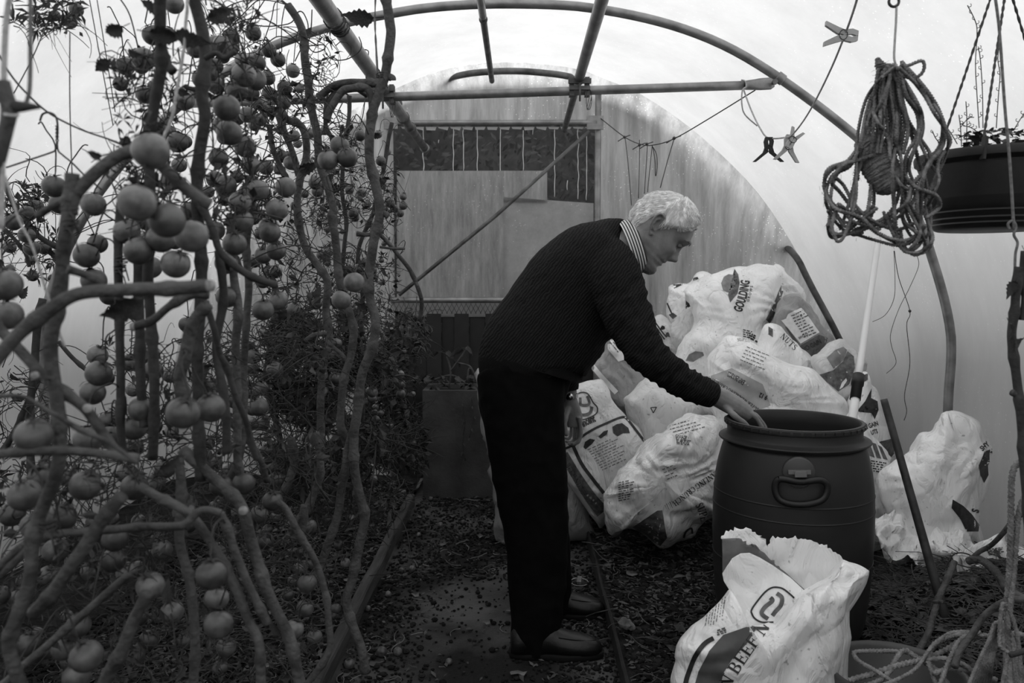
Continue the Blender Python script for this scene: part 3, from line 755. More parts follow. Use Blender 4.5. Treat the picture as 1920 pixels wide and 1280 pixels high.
# striped shirt collar
cl = MB(); n = 48; axn = (.95, -.31); axl = (.31, .95); rowsC = 10; mats_ = [mat('collar_white', .62, .7), mat('collar_dark', .02, .7)]
for i in range(rowsC+1):
    off = -13+26*i/rowsC
    for k in range(n):
        a = 2*PI*k/n; ll = 53-.28*max(0, off); dx = off*axn[0]+axl[0]*ll*math.cos(a)+4*math.cos(a)*0; dy = off*axn[1]+axl[1]*ll*math.cos(a)
        q = P(1186+dx, 463+dy, 2.82); q.y += (.098-.0007*off)*math.sin(a); cl.v.append(q)
for i in range(rowsC):
    cl.cm = i % 2
    for k in range(n): a = i*n+k; b = i*n+(k+1) % n; cl.face(a, b, b+n, a+n)
mk('shirt_collar', cl, mats_, man)
# wristwatch
wt = MB(); c0 = P(1069, 741, 3.09)
for k in range(26):
    a = 2*PI*k/26; p = c0+Vector((.030*math.cos(a), .031*math.sin(a), 0)); tn = Vector((-math.sin(a), math.cos(a), 0))
    wt.bar(p-tn*.0032, p+tn*.0032, .0035, .016)
wa = mk('wristwatch', wt, mat('watch_steel', .7, .25, metal=1.), man, smooth=False)
mk('watch_case', MB().tube([c0+Vector((-.004,-.030,0)), c0+Vector((-.005,-.040,0))], .014, 18), mat('watch_case', .6, .25, metal=1.), wa)
# ================================================================== drum
DD = 2.67; ds = DD/F; dc = P(1488, 800, DD); dz = .085; zr = P(1488, 786, DD).z
drum = thing('drum', (dc.x, DD, dz), 'round dark plastic drum with an open top and a black carrying handle', 'drum')
Hh = zr-dz
prf = [(.0,.012),(.15,.008),(.19,.0),(.212,.012),(.232,.06),(.246,.14),(.255,.25),(.2595,.36),(.2595,.46),(.256,.54),(.248,.60),(.238,.645),(.229,.675),(.222,.684)]
k_ = (Hh-.075)/.684; prf = [(r, z*k_) for r, z in prf]
zt = prf[-1][1]
body_p = [tuple(q) for q in catmull(prf, 4)]
up = [(.224,zt+.006),(.243,zt+.010),(.2445,zt+.0135),(.243,zt+.017),(.222,zt+.022),(.217,zt+.030),(.217,zt+.054),(.2235,zt+.057),(.2245,zt+.069),(.221,zt+.075),(.212,zt+.075),(.207,zt+.068),(.206,zt+.03),(.216,zt-.02),(.236,zt-.12),(.247,.3),(.235,.08),(.19,.03),(.0,.02)]
mb = MB(); mb.lathe(body_p, (dc.x, DD, dz), 72); mk('drum_body', mb, M_drum, drum)
mb = MB(); mb.lathe([body_p[-1]]+up, (dc.x, DD, dz), 72); rim = mk('rim', mb, M_drum, drum); autosmooth(rim, 45)
mb = MB()
for k in range(44):
    a = 2*PI*k/44; c = Vector((dc.x+.2225*math.cos(a), DD+.2225*math.sin(a), dz+zt+.066)); tn = Vector((-math.sin(a), math.cos(a), 0))
    mb.bar(c-tn*.011, c+tn*.011, .010, .009)
mk('thread_lug', mb, M_drum, drum, smooth=False, kind='stuff')
mb = MB()
for zz in (.30, .47, .52): mb.lathe([(lerp_t([(z, r) for r, z in body_p], zz)+q, zz+w_) for q, w_ in ((-.001,-.004),(.0018,-.001),(.0018,.001),(-.001,.004))], (dc.x, DD, dz), 72)
mk('seam_line', mb, M_drum, drum)
def onbody(px, py, off):
    v = ray(px, py); o = CP-Vector((dc.x, DD, 0)); r = .258+off
    a = v.x**2+v.y**2; b = 2*(o.x*v.x+o.y*v.y); c = o.x**2+o.y**2-r*r; t = (-b-math.sqrt(max(0, b*b-4*a*c)))/(2*a); return CP+v*t
# handle: round boss, latch and bail
mb = MB(); c = onbody(1498, 886, .0); nn = Vector((c.x-dc.x, c.y-DD, 0)).normalized()
mb.tube([c-nn*.02, c+nn*.001, c+nn*.004], [.048,.048,.044], 28); bs = mk('handle_boss', mb, mat('boss', .05, .5), drum)
mb = MB(); mb.bar(onbody(1478,884,.004), onbody(1520,884,.004), .012, .02, (0,1,0)); mb.bar(onbody(1490,888,.012), onbody(1512,888,.012), .016, .022, (0,1,0)); mk('latch', mb, mat('latch_grey', .16, .4), drum, smooth=False)
mb = MB(); oo = [(1462,898),(1453,915),(1464,938),(1500,946),(1540,938),(1552,915),(1540,900),(1500,903)]
mb.tube([onbody(x, y, .014) for x, y in catmull(oo, 5, True)]+[onbody(*catmull(oo, 5, True)[0], .014)], .0082, 8, cap=False, flat=1.3); mk('handle', mb, M_plastic, drum)
# ================================================================== sacks
def sackfilm(name, v, rough=.42, spec=.5, tl=.12):
    m = bpy.data.materials.new(name); m.use_nodes = True; nt = m.node_tree; b = nt.nodes['Principled BSDF']; N = nt.nodes.new; L = nt.links.new
    b.inputs['Roughness'].default_value = rough; b.inputs['Specular IOR Level'].default_value = spec
    tc = N('ShaderNodeTexCoord'); n1 = N('ShaderNodeTexNoise'); n1.inputs['Scale'].default_value = 5; n1.inputs['Detail'].default_value = 8; L(tc.outputs['Object'], n1.inputs[0])
    r = N('ShaderNodeValToRGB'); r.color_ramp.elements[0].position = .34; r.color_ramp.elements[1].position = .62
    r.color_ramp.elements[0].color = G(v*.86); r.color_ramp.elements[1].color = G(v); L(n1.outputs[0], r.inputs[0])
    n2 = N('ShaderNodeTexNoise'); n2.inputs['Scale'].default_value = 60; n2.inputs['Detail'].default_value = 2; L(tc.outputs['Object'], n2.inputs[0])
    r2 = N('ShaderNodeValToRGB'); r2.color_ramp.elements[0].position = .24; r2.color_ramp.elements[1].position = .33; r2.color_ramp.elements[0].color = G(.5); r2.color_ramp.elements[1].color = G(1); L(n2.outputs[0], r2.inputs[0])
    mu = N('ShaderNodeMixRGB'); mu.blend_type = 'MULTIPLY'; mu.inputs[0].default_value = 1; L(r.outputs[0], mu.inputs[1]); L(r2.outputs[0], mu.inputs[2]); L(mu.outputs[0], b.inputs['Base Color'])
    mp = N('ShaderNodeMapping'); mp.inputs['Scale'].default_value = (1, 1, .55); mp.inputs['Rotation'].default_value = (0, .6, 0); L(tc.outputs['Object'], mp.inputs[0])
    vo = N('ShaderNodeTexVoronoi'); vo.feature = 'DISTANCE_TO_EDGE'; vo.inputs['Scale'].default_value = 13; 
    n3 = N('ShaderNodeTexNoise'); n3.inputs['Scale'].default_value = 9; n3.inputs['Detail'].default_value = 5; n3.inputs['Distortion'].default_value = 1.2; L(mp.outputs[0], n3.inputs[0])
    va = N('ShaderNodeMixRGB'); va.inputs[0].default_value = .12; L(mp.outputs[0], va.inputs[1]); L(n3.outputs['Color'], va.inputs[2]); L(va.outputs[0], vo.inputs[0])
    mx = N('ShaderNodeMath'); mx.operation = 'MULTIPLY_ADD'; mx.inputs[1].default_value = .55; L(vo.outputs['Distance'], mx.inputs[0]); L(n3.outputs[0], mx.inputs[2])
    bp = N('ShaderNodeBump'); bp.inputs['Strength'].default_value = .9; bp.inputs['Distance'].default_value = .026; L(mx.outputs[0], bp.inputs['Height']); L(bp.outputs[0], b.inputs['Normal'])
    return m
S_white = sackfilm('sack_white', .90); S_white2 = sackfilm('sack_white_dusty', .62, .5); S_grey = sackfilm('sack_grey_dirty', .30, .6); S_gloss = sackfilm('sack_film_glossy', .80, .22, .7)
S_dark = sackfilm('sack_dark_print', .085, .5)
def densify(pts, closed=True, step=6, smooth=True):
    if smooth: pts = catmull(pts, 10, closed)
    out = []; m = len(pts)
    for i in range(m if closed else m-1):
        a = pts[i]; b = pts[(i+1) % m]; L = math.hypot(b[0]-a[0], b[1]-a[1]); k = max(1, int(L/step)) if not smooth else 1
        for j in range(k): out.append((a[0]+(b[0]-a[0])*j/k, a[1]+(b[1]-a[1])*j/k))
    if smooth:
        res = [out[0]]
        for p in out[1:]:
            if math.hypot(p[0]-res[-1][0], p[1]-res[-1][1]) >= step*.8: res.append(p)
        out = res
    return out
BV = {}
FD = []
_r = random.Random(99)
for _k in range(40): FD.append((Vector((_r.gauss(0,1), _r.gauss(0,.5), _r.gauss(0,1))).normalized(), _r.uniform(.6, 1.6), _r.uniform(0, 1)))
def crumple(p, seed, fr):
    "film folds: straight creases in a few directions, strong in some places and slack in others"
    h = 0; q = p*(fr*.55); s0 = int(seed*3) % 33
    for k in range(6):
        dv, f_, ph = FD[(s0+k) % 40]; nz = noise.noise(q*.8+Vector((k*5.1+seed, 0, 2)))
        x = dv.dot(q)*f_*1.5+ph+1.1*nz; t = abs((x % 1)-.5)*2
        mk_ = max(0, noise.noise(q*1.1+Vector((seed*2.3, k*7.7, 1)))+.12)*2.4
        h += mk_*(t-.5)/f_*.9
    f2 = 0
    for k in range(3):
        dv, f_, ph = FD[(s0+9+k) % 40]; x = dv.dot(q)*f_*4.5+1.4*noise.noise(q*2.2+Vector((k*3, seed, 0))); f2 += (abs((x % 1)-.5)*2-.5)*max(0, noise.noise(q*2.6+Vector((k, 0, seed)))+.05)*1.6
    return h*1.15+f2*.75+.35*noise.noise(q*.7+Vector((seed, 3, 3)))
def crumple_old(p, seed, fr):
    q = Vector((p.x*fr, p.y*fr, p.z*fr))+Vector((seed*7.3, seed*1.7, 0))
    wv = Vector((noise.noise(q*.6), noise.noise(q*.6+Vector((9,0,0))), noise.noise(q*.6+Vector((0,9,0)))))*.9
    a = abs(noise.noise(q+wv)); b = abs(noise.noise((q+wv)*2.1+Vector((3,3,3)))); c = abs(noise.noise(q*4.7+wv))
    return (.5-a*1.6)+.45*(.5-b*1.6)+.2*(.5-c*1.6)
def sack(label, outline, d, t=.16, back=.22, m=None, seed=1, amp=.012, fr=5.5, tilt=(0, 0), step=5, smooth=True, K=32, group='feed sacks heaped at the end of the tunnel', radial=0., name='feed_sack', ax=None, pinch=4., cat='sack'):
    o = densify(outline, True, step, smooth); n = len(o)
    cx = sum(p[0] for p in o)/n; cy = sum(p[1] for p in o)/n
    if ax: cx, cy = ax
    mb = MB()
    def dep(px, py): return d+tilt[0]*(px-cx)/100+tilt[1]*(cy-py)/100
    rings = [(k/K, 1) for k in range(1, K+1)]+[(k/(K//2), -1) for k in range(K//2-1, 0, -1)]
    mb.v.append(P(cx, cy, dep(cx, cy)-t)); meta = [(0, 0)]
    for s, side in rings:
        for i, q in enumerate(o):
            px = cx+(q[0]-cx)*s; py = cy+(q[1]-cy)*s
            g = (1-s**pinch)**.6 if s < 1 else 0
            rd = radial*(s**3)*math.sin(i/n*2*PI*17+3*math.sin(i*.3+seed))*(1-s**8)*1.5
            mb.v.append(P(px, py, dep(px, py)-(t*g+rd if side > 0 else -back*g)))
    mb.v.append(P(cx, cy, dep(cx, cy)+back)); last = len(mb.v)-1; nr = len(rings)
    for i in range(n): mb.face(0, 1+i, 1+(i+1) % n); mb.face(last, 1+(nr-1)*n+(i+1) % n, 1+(nr-1)*n+i)
    for r_ in range(nr-1):
        for i in range(n): a = 1+r_*n+i; b = 1+r_*n+(i+1) % n; mb.face(a, a+n, b+n, b)
    displace(mb, lambda v, nn: amp*crumple(v, seed, fr))
    fix_up(mb)
    ob = mk(name, mb, m or S_white, None, label=label, category=cat)
    if group: ob['group'] = group
    BV[ob.name] = BVHTree.FromPolygons([tuple(v) for v in mb.v], mb.f)
    return ob
def fix_up(mb):
    for v in mb.v:
        g = .05 if v.x > .34 else .006
        if v.z < g: v.z = g
def sheet(name, poly, dfn, m, parent=None, amp=.01, fr=6, seed=3, step=7, th=.0016, jag=(), reg=True, **props):
    pts = []; mm = len(poly); rr = random.Random(seed)
    for i in range(mm):
        a = poly[i]; b = poly[(i+1) % mm]; L = math.hypot(b[0]-a[0], b[1]-a[1])
        st = 4 if i in jag else step; k = max(1, int(L/st))
        for j in range(k):
            x = a[0]+(b[0]-a[0])*j/k; y = a[1]+(b[1]-a[1])*j/k
            if i in jag and j: q = (rr.random()*2-.7)*4.0*(1 if j % 2 else -.4); x += (b[1]-a[1])/L*q; y -= (b[0]-a[0])/L*q
            pts.append((x, y))
    bm = flatgrid([pts], step); mb = MB()
    for v in bm.verts:
        p = P(v.co.x, v.co.y, dfn(v.co.x, v.co.y)); mb.v.append(p)
    mb.f = [tuple(v.index for v in f.verts) for f in bm.faces]; mb.mi = [0]*len(mb.f); bm.free()
    displace(mb, lambda v, nn: amp*crumple(v, seed, fr))
    n = len(mb.v); me = bpy.data.meshes.new('t'); me.from_pydata([tuple(v) for v in mb.v], [], mb.f); me.update()
    nn = [v.normal.copy() for v in me.vertices]; bpy.data.meshes.remove(me)
    # second skin gives the film its thickness
    ed = {}
    for f in mb.f:
        for a, b in zip(f, f[1:]+f[:1]): ed[(a, b)] = ed.get((a, b), 0)+1
    bd = [(a, b) for (a, b) in ed if (b, a) not in ed]
    fs = list(mb.f); mb.v += [v+q*th for v, q in zip(list(mb.v), nn)]
    for f in fs: mb.face(*[i+n for i in f[::-1]])
    for a, b in bd: mb.face(b, a, a+n, b+n)
    fix_up(mb)
    ob = mk(name, mb, m, parent, **props)
    BV[ob.name] = BVHTree.FromPolygons([tuple(v) for v in mb.v], mb.f)
    return ob
def flatgrid(polys, g, holes=None):
    bm = bmesh.new()
    for pts in polys:
        vs = [bm.verts.new((x, y, 0)) for x, y in pts]
        try: bm.faces.new(vs)
        except ValueError: pass
    bmesh.ops.triangulate(bm, faces=bm.faces[:]); slice_bm(bm, g); return bm
def slice_bm(bm, g):
    bm.verts.ensure_lookup_table()
    if not bm.verts: return
    xs = [v.co.x for v in bm.verts]; ys_ = [v.co.y for v in bm.verts]
    for ax, lo, hi in ((0, min(xs), max(xs)), (1, min(ys_), max(ys_))):
        k = math.ceil(lo/g)*g
        while k < hi:
            co = (k, 0, 0) if ax == 0 else (0, k, 0); no = (1, 0, 0) if ax == 0 else (0, 1, 0)
            bmesh.ops.bisect_plane(bm, geom=bm.verts[:]+bm.edges[:]+bm.faces[:], plane_co=co, plane_no=no, dist=1e-4); k += g
    bmesh.ops.remove_doubles(bm, verts=bm.verts[:], dist=1e-3); bm.verts.index_update(); bm.verts.ensure_lookup_table(); bm.faces.ensure_lookup_table()
def decal(host, bms, m, name='print', off=.0016, parent=None, label=None):
    "lay flat ink on a sack: each point is dropped onto the skin it is printed on"
    bv = BV[host.name]; mb = MB()
    for bm in bms:
        idx = {}
        for v in bm.verts:
            dr = ray(v.co.x, v.co.y).normalized(); hit, nr, fi, dist = bv.ray_cast(CP, dr)
            if hit is None: continue
            if nr.dot(dr) > 0: nr = -nr
            idx[v.index] = len(mb.v); mb.v.append(hit+nr*off*.7-dr*off*.7)
        for f in bm.faces:
            ii = [v.index for v in f.verts]
            if all(i in idx for i in ii):
                q = [mb.v[idx[i]] for i in ii]
                if max((q[0]-r_).length for r_ in q) < .08: mb.face(*[idx[i] for i in ii])
        bm.free()
    if not mb.f: return None
    used = sorted({i for f in mb.f for i in f}); mp_ = {a: b for b, a in enumerate(used)}
    mb.v = [mb.v[i] for i in used]; mb.f = [tuple(mp_[i] for i in f) for f in mb.f]; mb.mi = [0]*len(mb.f)
    kw = {'label': label} if label else {}
    if name in ('small_print', 'barcode', 'window_print', 'picture'): kw['kind'] = 'stuff'
    return mk(name, mb, m, parent or host, **kw)
def poly(*pts, g=5): return flatgrid([list(pts)], g)
def band(path, wd, g=5):
    c = catmull(path, 6); L = []; Rr = []
    for i, p in enumerate(c):
        a = c[max(i-1, 0)]; b = c[min(i+1, len(c)-1)]; dx, dy = b[0]-a[0], b[1]-a[1]; q = math.hypot(dx, dy)
        ww = wd/2 if not isinstance(wd, tuple) else (wd[0]+(wd[1]-wd[0])*i/len(c))/2
        L.append((p[0]-dy/q*ww, p[1]+dx/q*ww)); Rr.append((p[0]+dy/q*ww, p[1]-dx/q*ww))
    bm = bmesh.new(); vl = [bm.verts.new((x, y, 0)) for x, y in L]; vr_ = [bm.verts.new((x, y, 0)) for x, y in Rr]
    for i in range(len(c)-1): bm.faces.new((vl[i], vl[i+1], vr_[i+1], vr_[i]))
    slice_bm(bm, g); return bm
TXT = {}
def glyphs(s, bold=0.):
    cu = bpy.data.curves.new('t', 'FONT'); cu.body = s; cu.size = 1; cu.offset = bold; cu.resolution_u = 3; cu.fill_mode = 'FRONT'
    ob = bpy.data.objects.new('t', cu); COL.objects.link(ob); dg = bpy.context.evaluated_depsgraph_get(); dg.update()
    em = ob.evaluated_get(dg).to_mesh(); vs = [(v.co.x, v.co.y) for v in em.vertices]; fs = [tuple(p.vertices) for p in em.polygons]
    ob.evaluated_get(dg).to_mesh_clear(); bpy.data.objects.remove(ob); bpy.data.curves.remove(cu); return vs, fs
SLAB = {'B': ([(0,0,.12,1)], 'bowls'), }
def serif_glyph(ch):
    "slab-serif capitals from strips: returns list of quads in unit height"
    s, t, h = .17, .075, 1.0; q = []
    def rc(x0, y0, x1, y1): q.append([(x0, y0), (x1, y0), (x1, y1), (x0, y1)])
    def ln(a, b, w_): 
        dx, dy = b[0]-a[0], b[1]-a[1]; L = math.hypot(dx, dy); nx, ny = -dy/L*w_/2, dx/L*w_/2; q.append([(a[0]-nx, a[1]-ny), (b[0]-nx, b[1]-ny), (b[0]+nx, b[1]+ny), (a[0]+nx, a[1]+ny)])
    def arc(cx, cy, rx, ry, a0, a1, w0, w1, n=10):
        for i in range(n):
            u0 = a0+(a1-a0)*i/n; u1 = a0+(a1-a0)*(i+1)/n; P0 = []
            for u in (u0, u1):
                k = abs(math.cos(u)); ww = w0+(w1-w0)*k; P0.append(((cx+rx*math.cos(u), cy+ry*math.sin(u)), (cx+(rx-ww)*math.cos(u), cy+(ry-min(ww, w0))*math.sin(u))))
            q.append([P0[0][0], P0[1][0], P0[1][1], P0[0][1]])
    wd = .78
    if ch in 'BEFHRPLIN':
        rc(.08, 0, .08+s, 1); 
        if ch != 'N': rc(0, 0, .34, t*.8); rc(0, 1-t*.8, .34, 1)
    if ch in 'EFL':
        if ch != 'L': rc(.08, 1-t, .68, 1); rc(.62, .74, .68, 1); rc(.2, .47, .5, .47+t); rc(.46, .36, .52, .66)
        if ch in 'EL': rc(.08, 0, .70, t); rc(.64, 0, .70, .28)
        wd = .76
    if ch == 'B': arc(.36, .74, .28, .26, -PI/2, PI/2, t, s); arc(.38, .26, .34, .27, -PI/2, PI/2, t, s+.02); rc(.2, 1-t, .37, 1); rc(.2, .48, .38, .48+t); rc(.2, 0, .38, t); wd = .82
    if ch in 'RP': arc(.36, .72, .28, .28, -PI/2, PI/2, t, s); rc(.2, 1-t, .37, 1); rc(.2, .44, .37, .44+t)
    if ch == 'R': ln((.36, .46), (.66, .04), s); rc(.6, 0, .82, t*.8); wd = .84
    if ch == 'P': wd = .72
    if ch == 'H': rc(.6, 0, .6+s, 1); rc(.2, .46, .62, .46+t); rc(.52, 0, .86, t*.8); rc(.52, 1-t*.8, .86, 1); wd = .94
    if ch == 'I': wd = .42
    if ch == 'N': q.clear(); rc(.12, 0, .12+t, 1); rc(.68, 0, .68+t, 1); ln((.14, .97), (.72, .03), s+.03); rc(0, 0, .3, t*.8); rc(0, 1-t*.8, .2, 1); rc(.56, 1-t*.8, .88, 1); wd = .94
    if ch == 'U': rc(.1, .3, .1+s, 1); rc(.64, .3, .64+t, 1); arc(.4, .32, .31, .33, PI, 2*PI, t, s); rc(0, 1-t*.8, .36, 1); rc(.52, 1-t*.8, .82, 1); wd = .9
    if ch == 'T': rc(.3, 0, .3+s, 1); rc(.2, 0, .57, t*.8); rc(.02, 1-t, .75, 1); rc(.02, .74, .08, 1); rc(.69, .74, .75, 1); wd = .82
    if ch == 'S': arc(.36, .74, .28, .26, PI*.12, PI*1.4, t, s*.85); arc(.36, .27, .31, .28, -PI*.88, PI*.42, t, s*.85); ln((.24, .6), (.5, .42), s*.95); wd = .74
    if ch in 'CG': arc(.44, .5, .42, .51, PI*.22, PI*1.80, t, s); rc(.74, .66, .80, .95); wd = .9
    if ch == 'G': rc(.64, .08, .64+s*.9, .42); rc(.54, .38, .88, .42)
    if ch == 'A': ln((.12, .02), (.40, 1.0), t); ln((.38, 1.0), (.68, .02), s+.02); rc(.22, .3, .56, .3+t); rc(0, 0, .26, t*.8); rc(.52, 0, .84, t*.8); wd = .86
    if ch == 'W': ln((.12, 1), (.34, 0), s); ln((.34, 0), (.54, .9), t); ln((.52, 1), (.76, 0), s); ln((.76, 0), (.98, 1), t); rc(0, 1-t*.8, .3, 1); rc(.84, 1-t*.8, 1.1, 1); wd = 1.14
    if ch == ' ': wd = .3
    return q, wd
def text(s, path, h, bold=.02, g=5, serif=False, xs=1., track=0.):
    "lettering whose foot follows path (photo pixels), h px tall; letters lean with the path"
    c = catmull(path, 12) if len(path) > 2 else catmull(path, 12); acc = [0]
    for a, b in zip(c, c[1:]): acc.append(acc[-1]+math.hypot(b[0]-a[0], b[1]-a[1]))
    bm = bmesh.new()
    def mp(x, y):
        x = x*h*xs; y = y*h; i = 0
        while i < len(c)-2 and acc[i+1] < x: i += 1
        sg = max(1e-6, acc[i+1]-acc[i]); k = (x-acc[i])/sg; dx, dy = (c[i+1][0]-c[i][0])/sg, (c[i+1][1]-c[i][1])/sg
        return (c[i][0]+dx*(x-acc[i])+dy*y, c[i][1]+dy*(x-acc[i])-dx*y)
    if serif:
        x0 = 0
        for ch in s:
            qs, wd = serif_glyph(ch)
            for q in qs:
                try: bm.faces.new([bm.verts.new((*mp(x0+x, y), 0)) for x, y in q])
                except ValueError: pass
            x0 += wd+track
    else:
        vs, fs = glyphs(s, bold); vv = [bm.verts.new((*mp(x, y/.73), 0)) for x, y in vs]
        for f in fs:
            try: bm.faces.new([vv[i] for i in f])
            except ValueError: pass
    slice_bm(bm, g); return bm
def lines(x0, y0, x1, y1, n, dx, dy, th=1.1, seed=1, g=6):
    "rows of small print too fine to read: dashes"
    rr = random.Random(seed); bm = bmesh.new(); L = math.hypot(x1-x0, y1-y0); ux, uy = (x1-x0)/L, (y1-y0)/L
    for i in range(n):
        t = 0; e = L*(1-.25*rr.random())
        while t < e:
            w_ = rr.uniform(2, 8); ax_, ay = x0+dx*i+ux*t, y0+dy*i+uy*t; bx, by = ax_+ux*w_, ay+uy*w_
            bm.faces.new([bm.verts.new(q) for q in ((ax_-uy*th, ay+ux*th, 0), (bx-uy*th, by+ux*th, 0), (bx+uy*th, by-ux*th, 0), (ax_+uy*th, ay-ux*th, 0))]); t += w_+rr.uniform(1.2, 3)
    bm.verts.index_update(); bm.verts.ensure_lookup_table(); return bm
# ---- the sacks, back to front (photo outlines, each laid at its own depth and filled out)
WHT = mat('label_paper', .75, .6, .06, 40)
s = sack('small white sack with dark stripes, high on the heap beside the sack printed GOULDING', [(1247,570),(1254,538),(1285,524),(1312,512),(1345,530),(1345,640),(1290,650),(1252,600)], 4.78, .10, .12, S_white, 2, .016, 7)
decal(s, [poly((1262,534),(1288,524),(1308,519),(1310,523),(1286,531),(1264,541))], M_ink); decal(s, [poly((1285,549),(1292,556),(1297,575),(1286,580))], M_ink); decal(s, [band([(1249,562),(1254,575),(1260,588)], 2.5)], M_ink); decal(s, [poly((1254,590),(1262,586),(1270,592),(1262,598))], M_inkg)
s = sack('white sack mostly hidden behind the sack printed GOULDING, by the slanting end hoop', [(1450,500),(1478,512),(1500,535),(1512,575),(1508,640),(1470,650),(1440,600)], 4.72, .10, .12, S_white, 4, .014, 7)
s = sack('crumpled pale sack showing just above the bent elbow of the man', [(1212,602),(1235,588),(1254,604),(1275,640),(1300,670),(1290,720),(1240,720),(1205,660)], 4.62, .12, .2, S_white2, 5, .020, 8)
s = sack('greyish dusty sack lying under the small striped sack high on the heap', [(1250,612),(1275,590),(1300,572),(1330,590),(1335,660),(1300,700),(1262,670),(1240,640)], 4.60, .13, .2, S_white2, 6, .014, 6)
gl = sack('tall white sack printed GOULDING on top of the heap', [(1284,545),(1302,530),(1330,516),(1365,505),(1400,496),(1440,493),(1464,503),(1470,530),(1464,580),(1442,612),(1452,650),(1470,720),(1420,770),(1330,760),(1262,700),(1270,650),(1298,608),(1294,575)], 4.42, .15, .3, S_white, 7, .016, 4.5, tilt=(0, .04))
decal(gl, [text('GOULDING', [(1390,586),(1399,560),(1405,530),(1409,492)], 17, .035, 4, xs=.69)], M_ink)
decal(gl, [text('G R O W S', [(1404,566),(1411,540),(1413,512)], 5.2, .02, 4, xs=1.25)], M_ink)
decal(gl, [poly((1352,531),(1357,519),(1366,514),(1374,515),(1379,530),(1374,545),(1364,548),(1356,544))], M_inkm, 'emblem')
decal(gl, [poly((1377,504),(1384,514),(1387,530),(1383,550),(1369,567),(1365,553),(1376,542),(1381,528))], M_inkg, 'emblem')
decal(gl, [poly((1468,527),(1468,548),(1456,580),(1443,606),(1436,599),(1450,570),(1460,545))], M_inkg, 'print')
decal(gl, [lines(1393,618,1410,622,4,0,4,1,3), lines(1405,624,1420,632,3,-1,4,1.6,4)], M_ink, 'small_print')
decal(gl, [poly((1286,676),(1292,664),(1304,658),(1318,660),(1320,666),(1300,678))], M_inkm, 'emblem')
s = sack('grey sack with a torn white paper label, near the top of the heap', [(1450,600),(1462,565),(1478,548),(1498,552),(1525,580),(1548,615),(1566,640),(1560,700),(1520,710),(1480,680),(1450,640)], 4.25, .12, .25, S_grey, 8, .014, 6)
decal(s, [poly((1465,600),(1474,597),(1478,588),(1502,577),(1508,584),(1520,600),(1536,623),(1501,644))], WHT, 'paper_label', .003, label='torn white paper label')
decal(s, [lines(1483,592,1505,583,9,3,5,.9,8), text('BATCH 15', [(1498,636),(1526,622)], 4.5, .02, 4)], M_ink, 'small_print', .006)
decal(s, [poly((1472,612),(1478,614),(1500,648),(1536,627),(1552,634),(1545,652),(1524,675),(1500,660))], S_dark); decal(s, [text('NO GAIN', [(1506,660),(1546,640)], 9, .03, 4)], M_ink, 'lettering', .003)
s = sack('white sack printed NUTS, between the labelled grey sack and the biggest sack', [(1436,610),(1456,608),(1486,635),(1516,664),(1534,684),(1530,720),(1480,720),(1430,690),(1420,640)], 4.08, .10, .25, S_white, 9, .012, 6)
decal(s, [text('NUTS', [(1462,632),(1478,647),(1500,668)], 11, .02, 4, serif=True)], M_ink, 'lettering'); decal(s, [poly((1441,612),(1449,617),(1449,632),(1441,627))], M_inkg, 'print')
s = sack('lumpy sack with a jagged grey print, touching the white pole', [(1522,676),(1541,656),(1560,642),(1577,637),(1592,648),(1609,662),(1628,678),(1627,692),(1617,710),(1612,760),(1585,790),(1550,770),(1535,715)], 3.95, .12, .25, S_white2, 10, .014, 6)
decal(s, [poly((1550,671),(1566,656),(1581,650),(1588,656),(1582,674),(1563,691),(1556,680))], M_inkm); decal(s, [poly((1537,702),(1562,694),(1581,677),(1589,658),(1601,668),(1603,690),(1592,720),(1572,734),(1550,716))], M_inkg)
decal(s, [poly((1578,716),(1586,708),(1588,713),(1580,726),(1574,730))], WHT, 'print', .004)
s = sack('sack with a dark picture and GAIN NUTS lettering, standing behind the dark stake', [(1608,700),(1625,694),(1636,718),(1644,726),(1648,750),(1662,786),(1674,820),(1680,860),(1670,900),(1640,900),(1600,860),(1590,760)], 3.78, .10, .2, S_white, 11, .012, 6)
decal(s, [poly((1612,706),(1627,700),(1627,712),(1616,718))], M_inkg); decal(s, [poly((1607,770),(1622,752),(1634,728),(1633,746),(1645,752),(1647,768),(1640,786),(1634,774),(1628,759),(1612,772))], M_ink, 'picture')
decal(s, [text('I GAIN', [(1626,804),(1657,793)], 9, .03, 4, xs=.85), text('UTS', [(1634,815),(1654,809)], 8.5, .03, 4, xs=.85)], M_ink, 'lettering')
decal(s, [poly((1644,829),(1672,822),(1680,845),(1664,866),(1650,848))], M_inkg)
s = sack('sack printed with dark window shapes, squeezed in just behind the drum', [(1590,772),(1618,796),(1642,822),(1662,842),(1676,864),(1664,884),(1657,905),(1660,940),(1662,985),(1650,1030),(1600,1030),(1570,900)], 3.50, .11, .2, S_white, 12, .012, 6)
decal(s, [poly((1621,828),(1630,829),(1640,858),(1626,852)), poly((1634,829),(1642,832),(1652,860),(1644,858)), poly((1646,834),(1653,838),(1664,862),(1656,860)), poly((1612,830),(1618,829),(1622,851),(1614,848))], M_inkg, 'window_print')
decal(s, [lines(1624,862,1660,868,5,0,4.5,1.1,14)], M_ink, 'small_print'); decal(s, [band([(1604,800),(1612,806),(1618,800),(1612,792),(1606,796)], 2.5)], M_ink, 'print')
g8 = sack('biggest white sack, printed EXP and a date upside down, across the heap middle', [(1326,676),(1344,650),(1366,627),(1403,637),(1449,662),(1486,685),(1528,701),(1561,724),(1582,744),(1594,770),(1600,840),(1560,900),(1470,900),(1390,870),(1345,810),(1318,735)], 3.72, .20, .35, S_white, 13, .016, 4.2, radial=.006)
decal(g8, [text('EXP 25/12/22', [(1398,714),(1370,698),(1330,684)], 10, .01, 4, xs=.66)], M_ink, 'lettering')
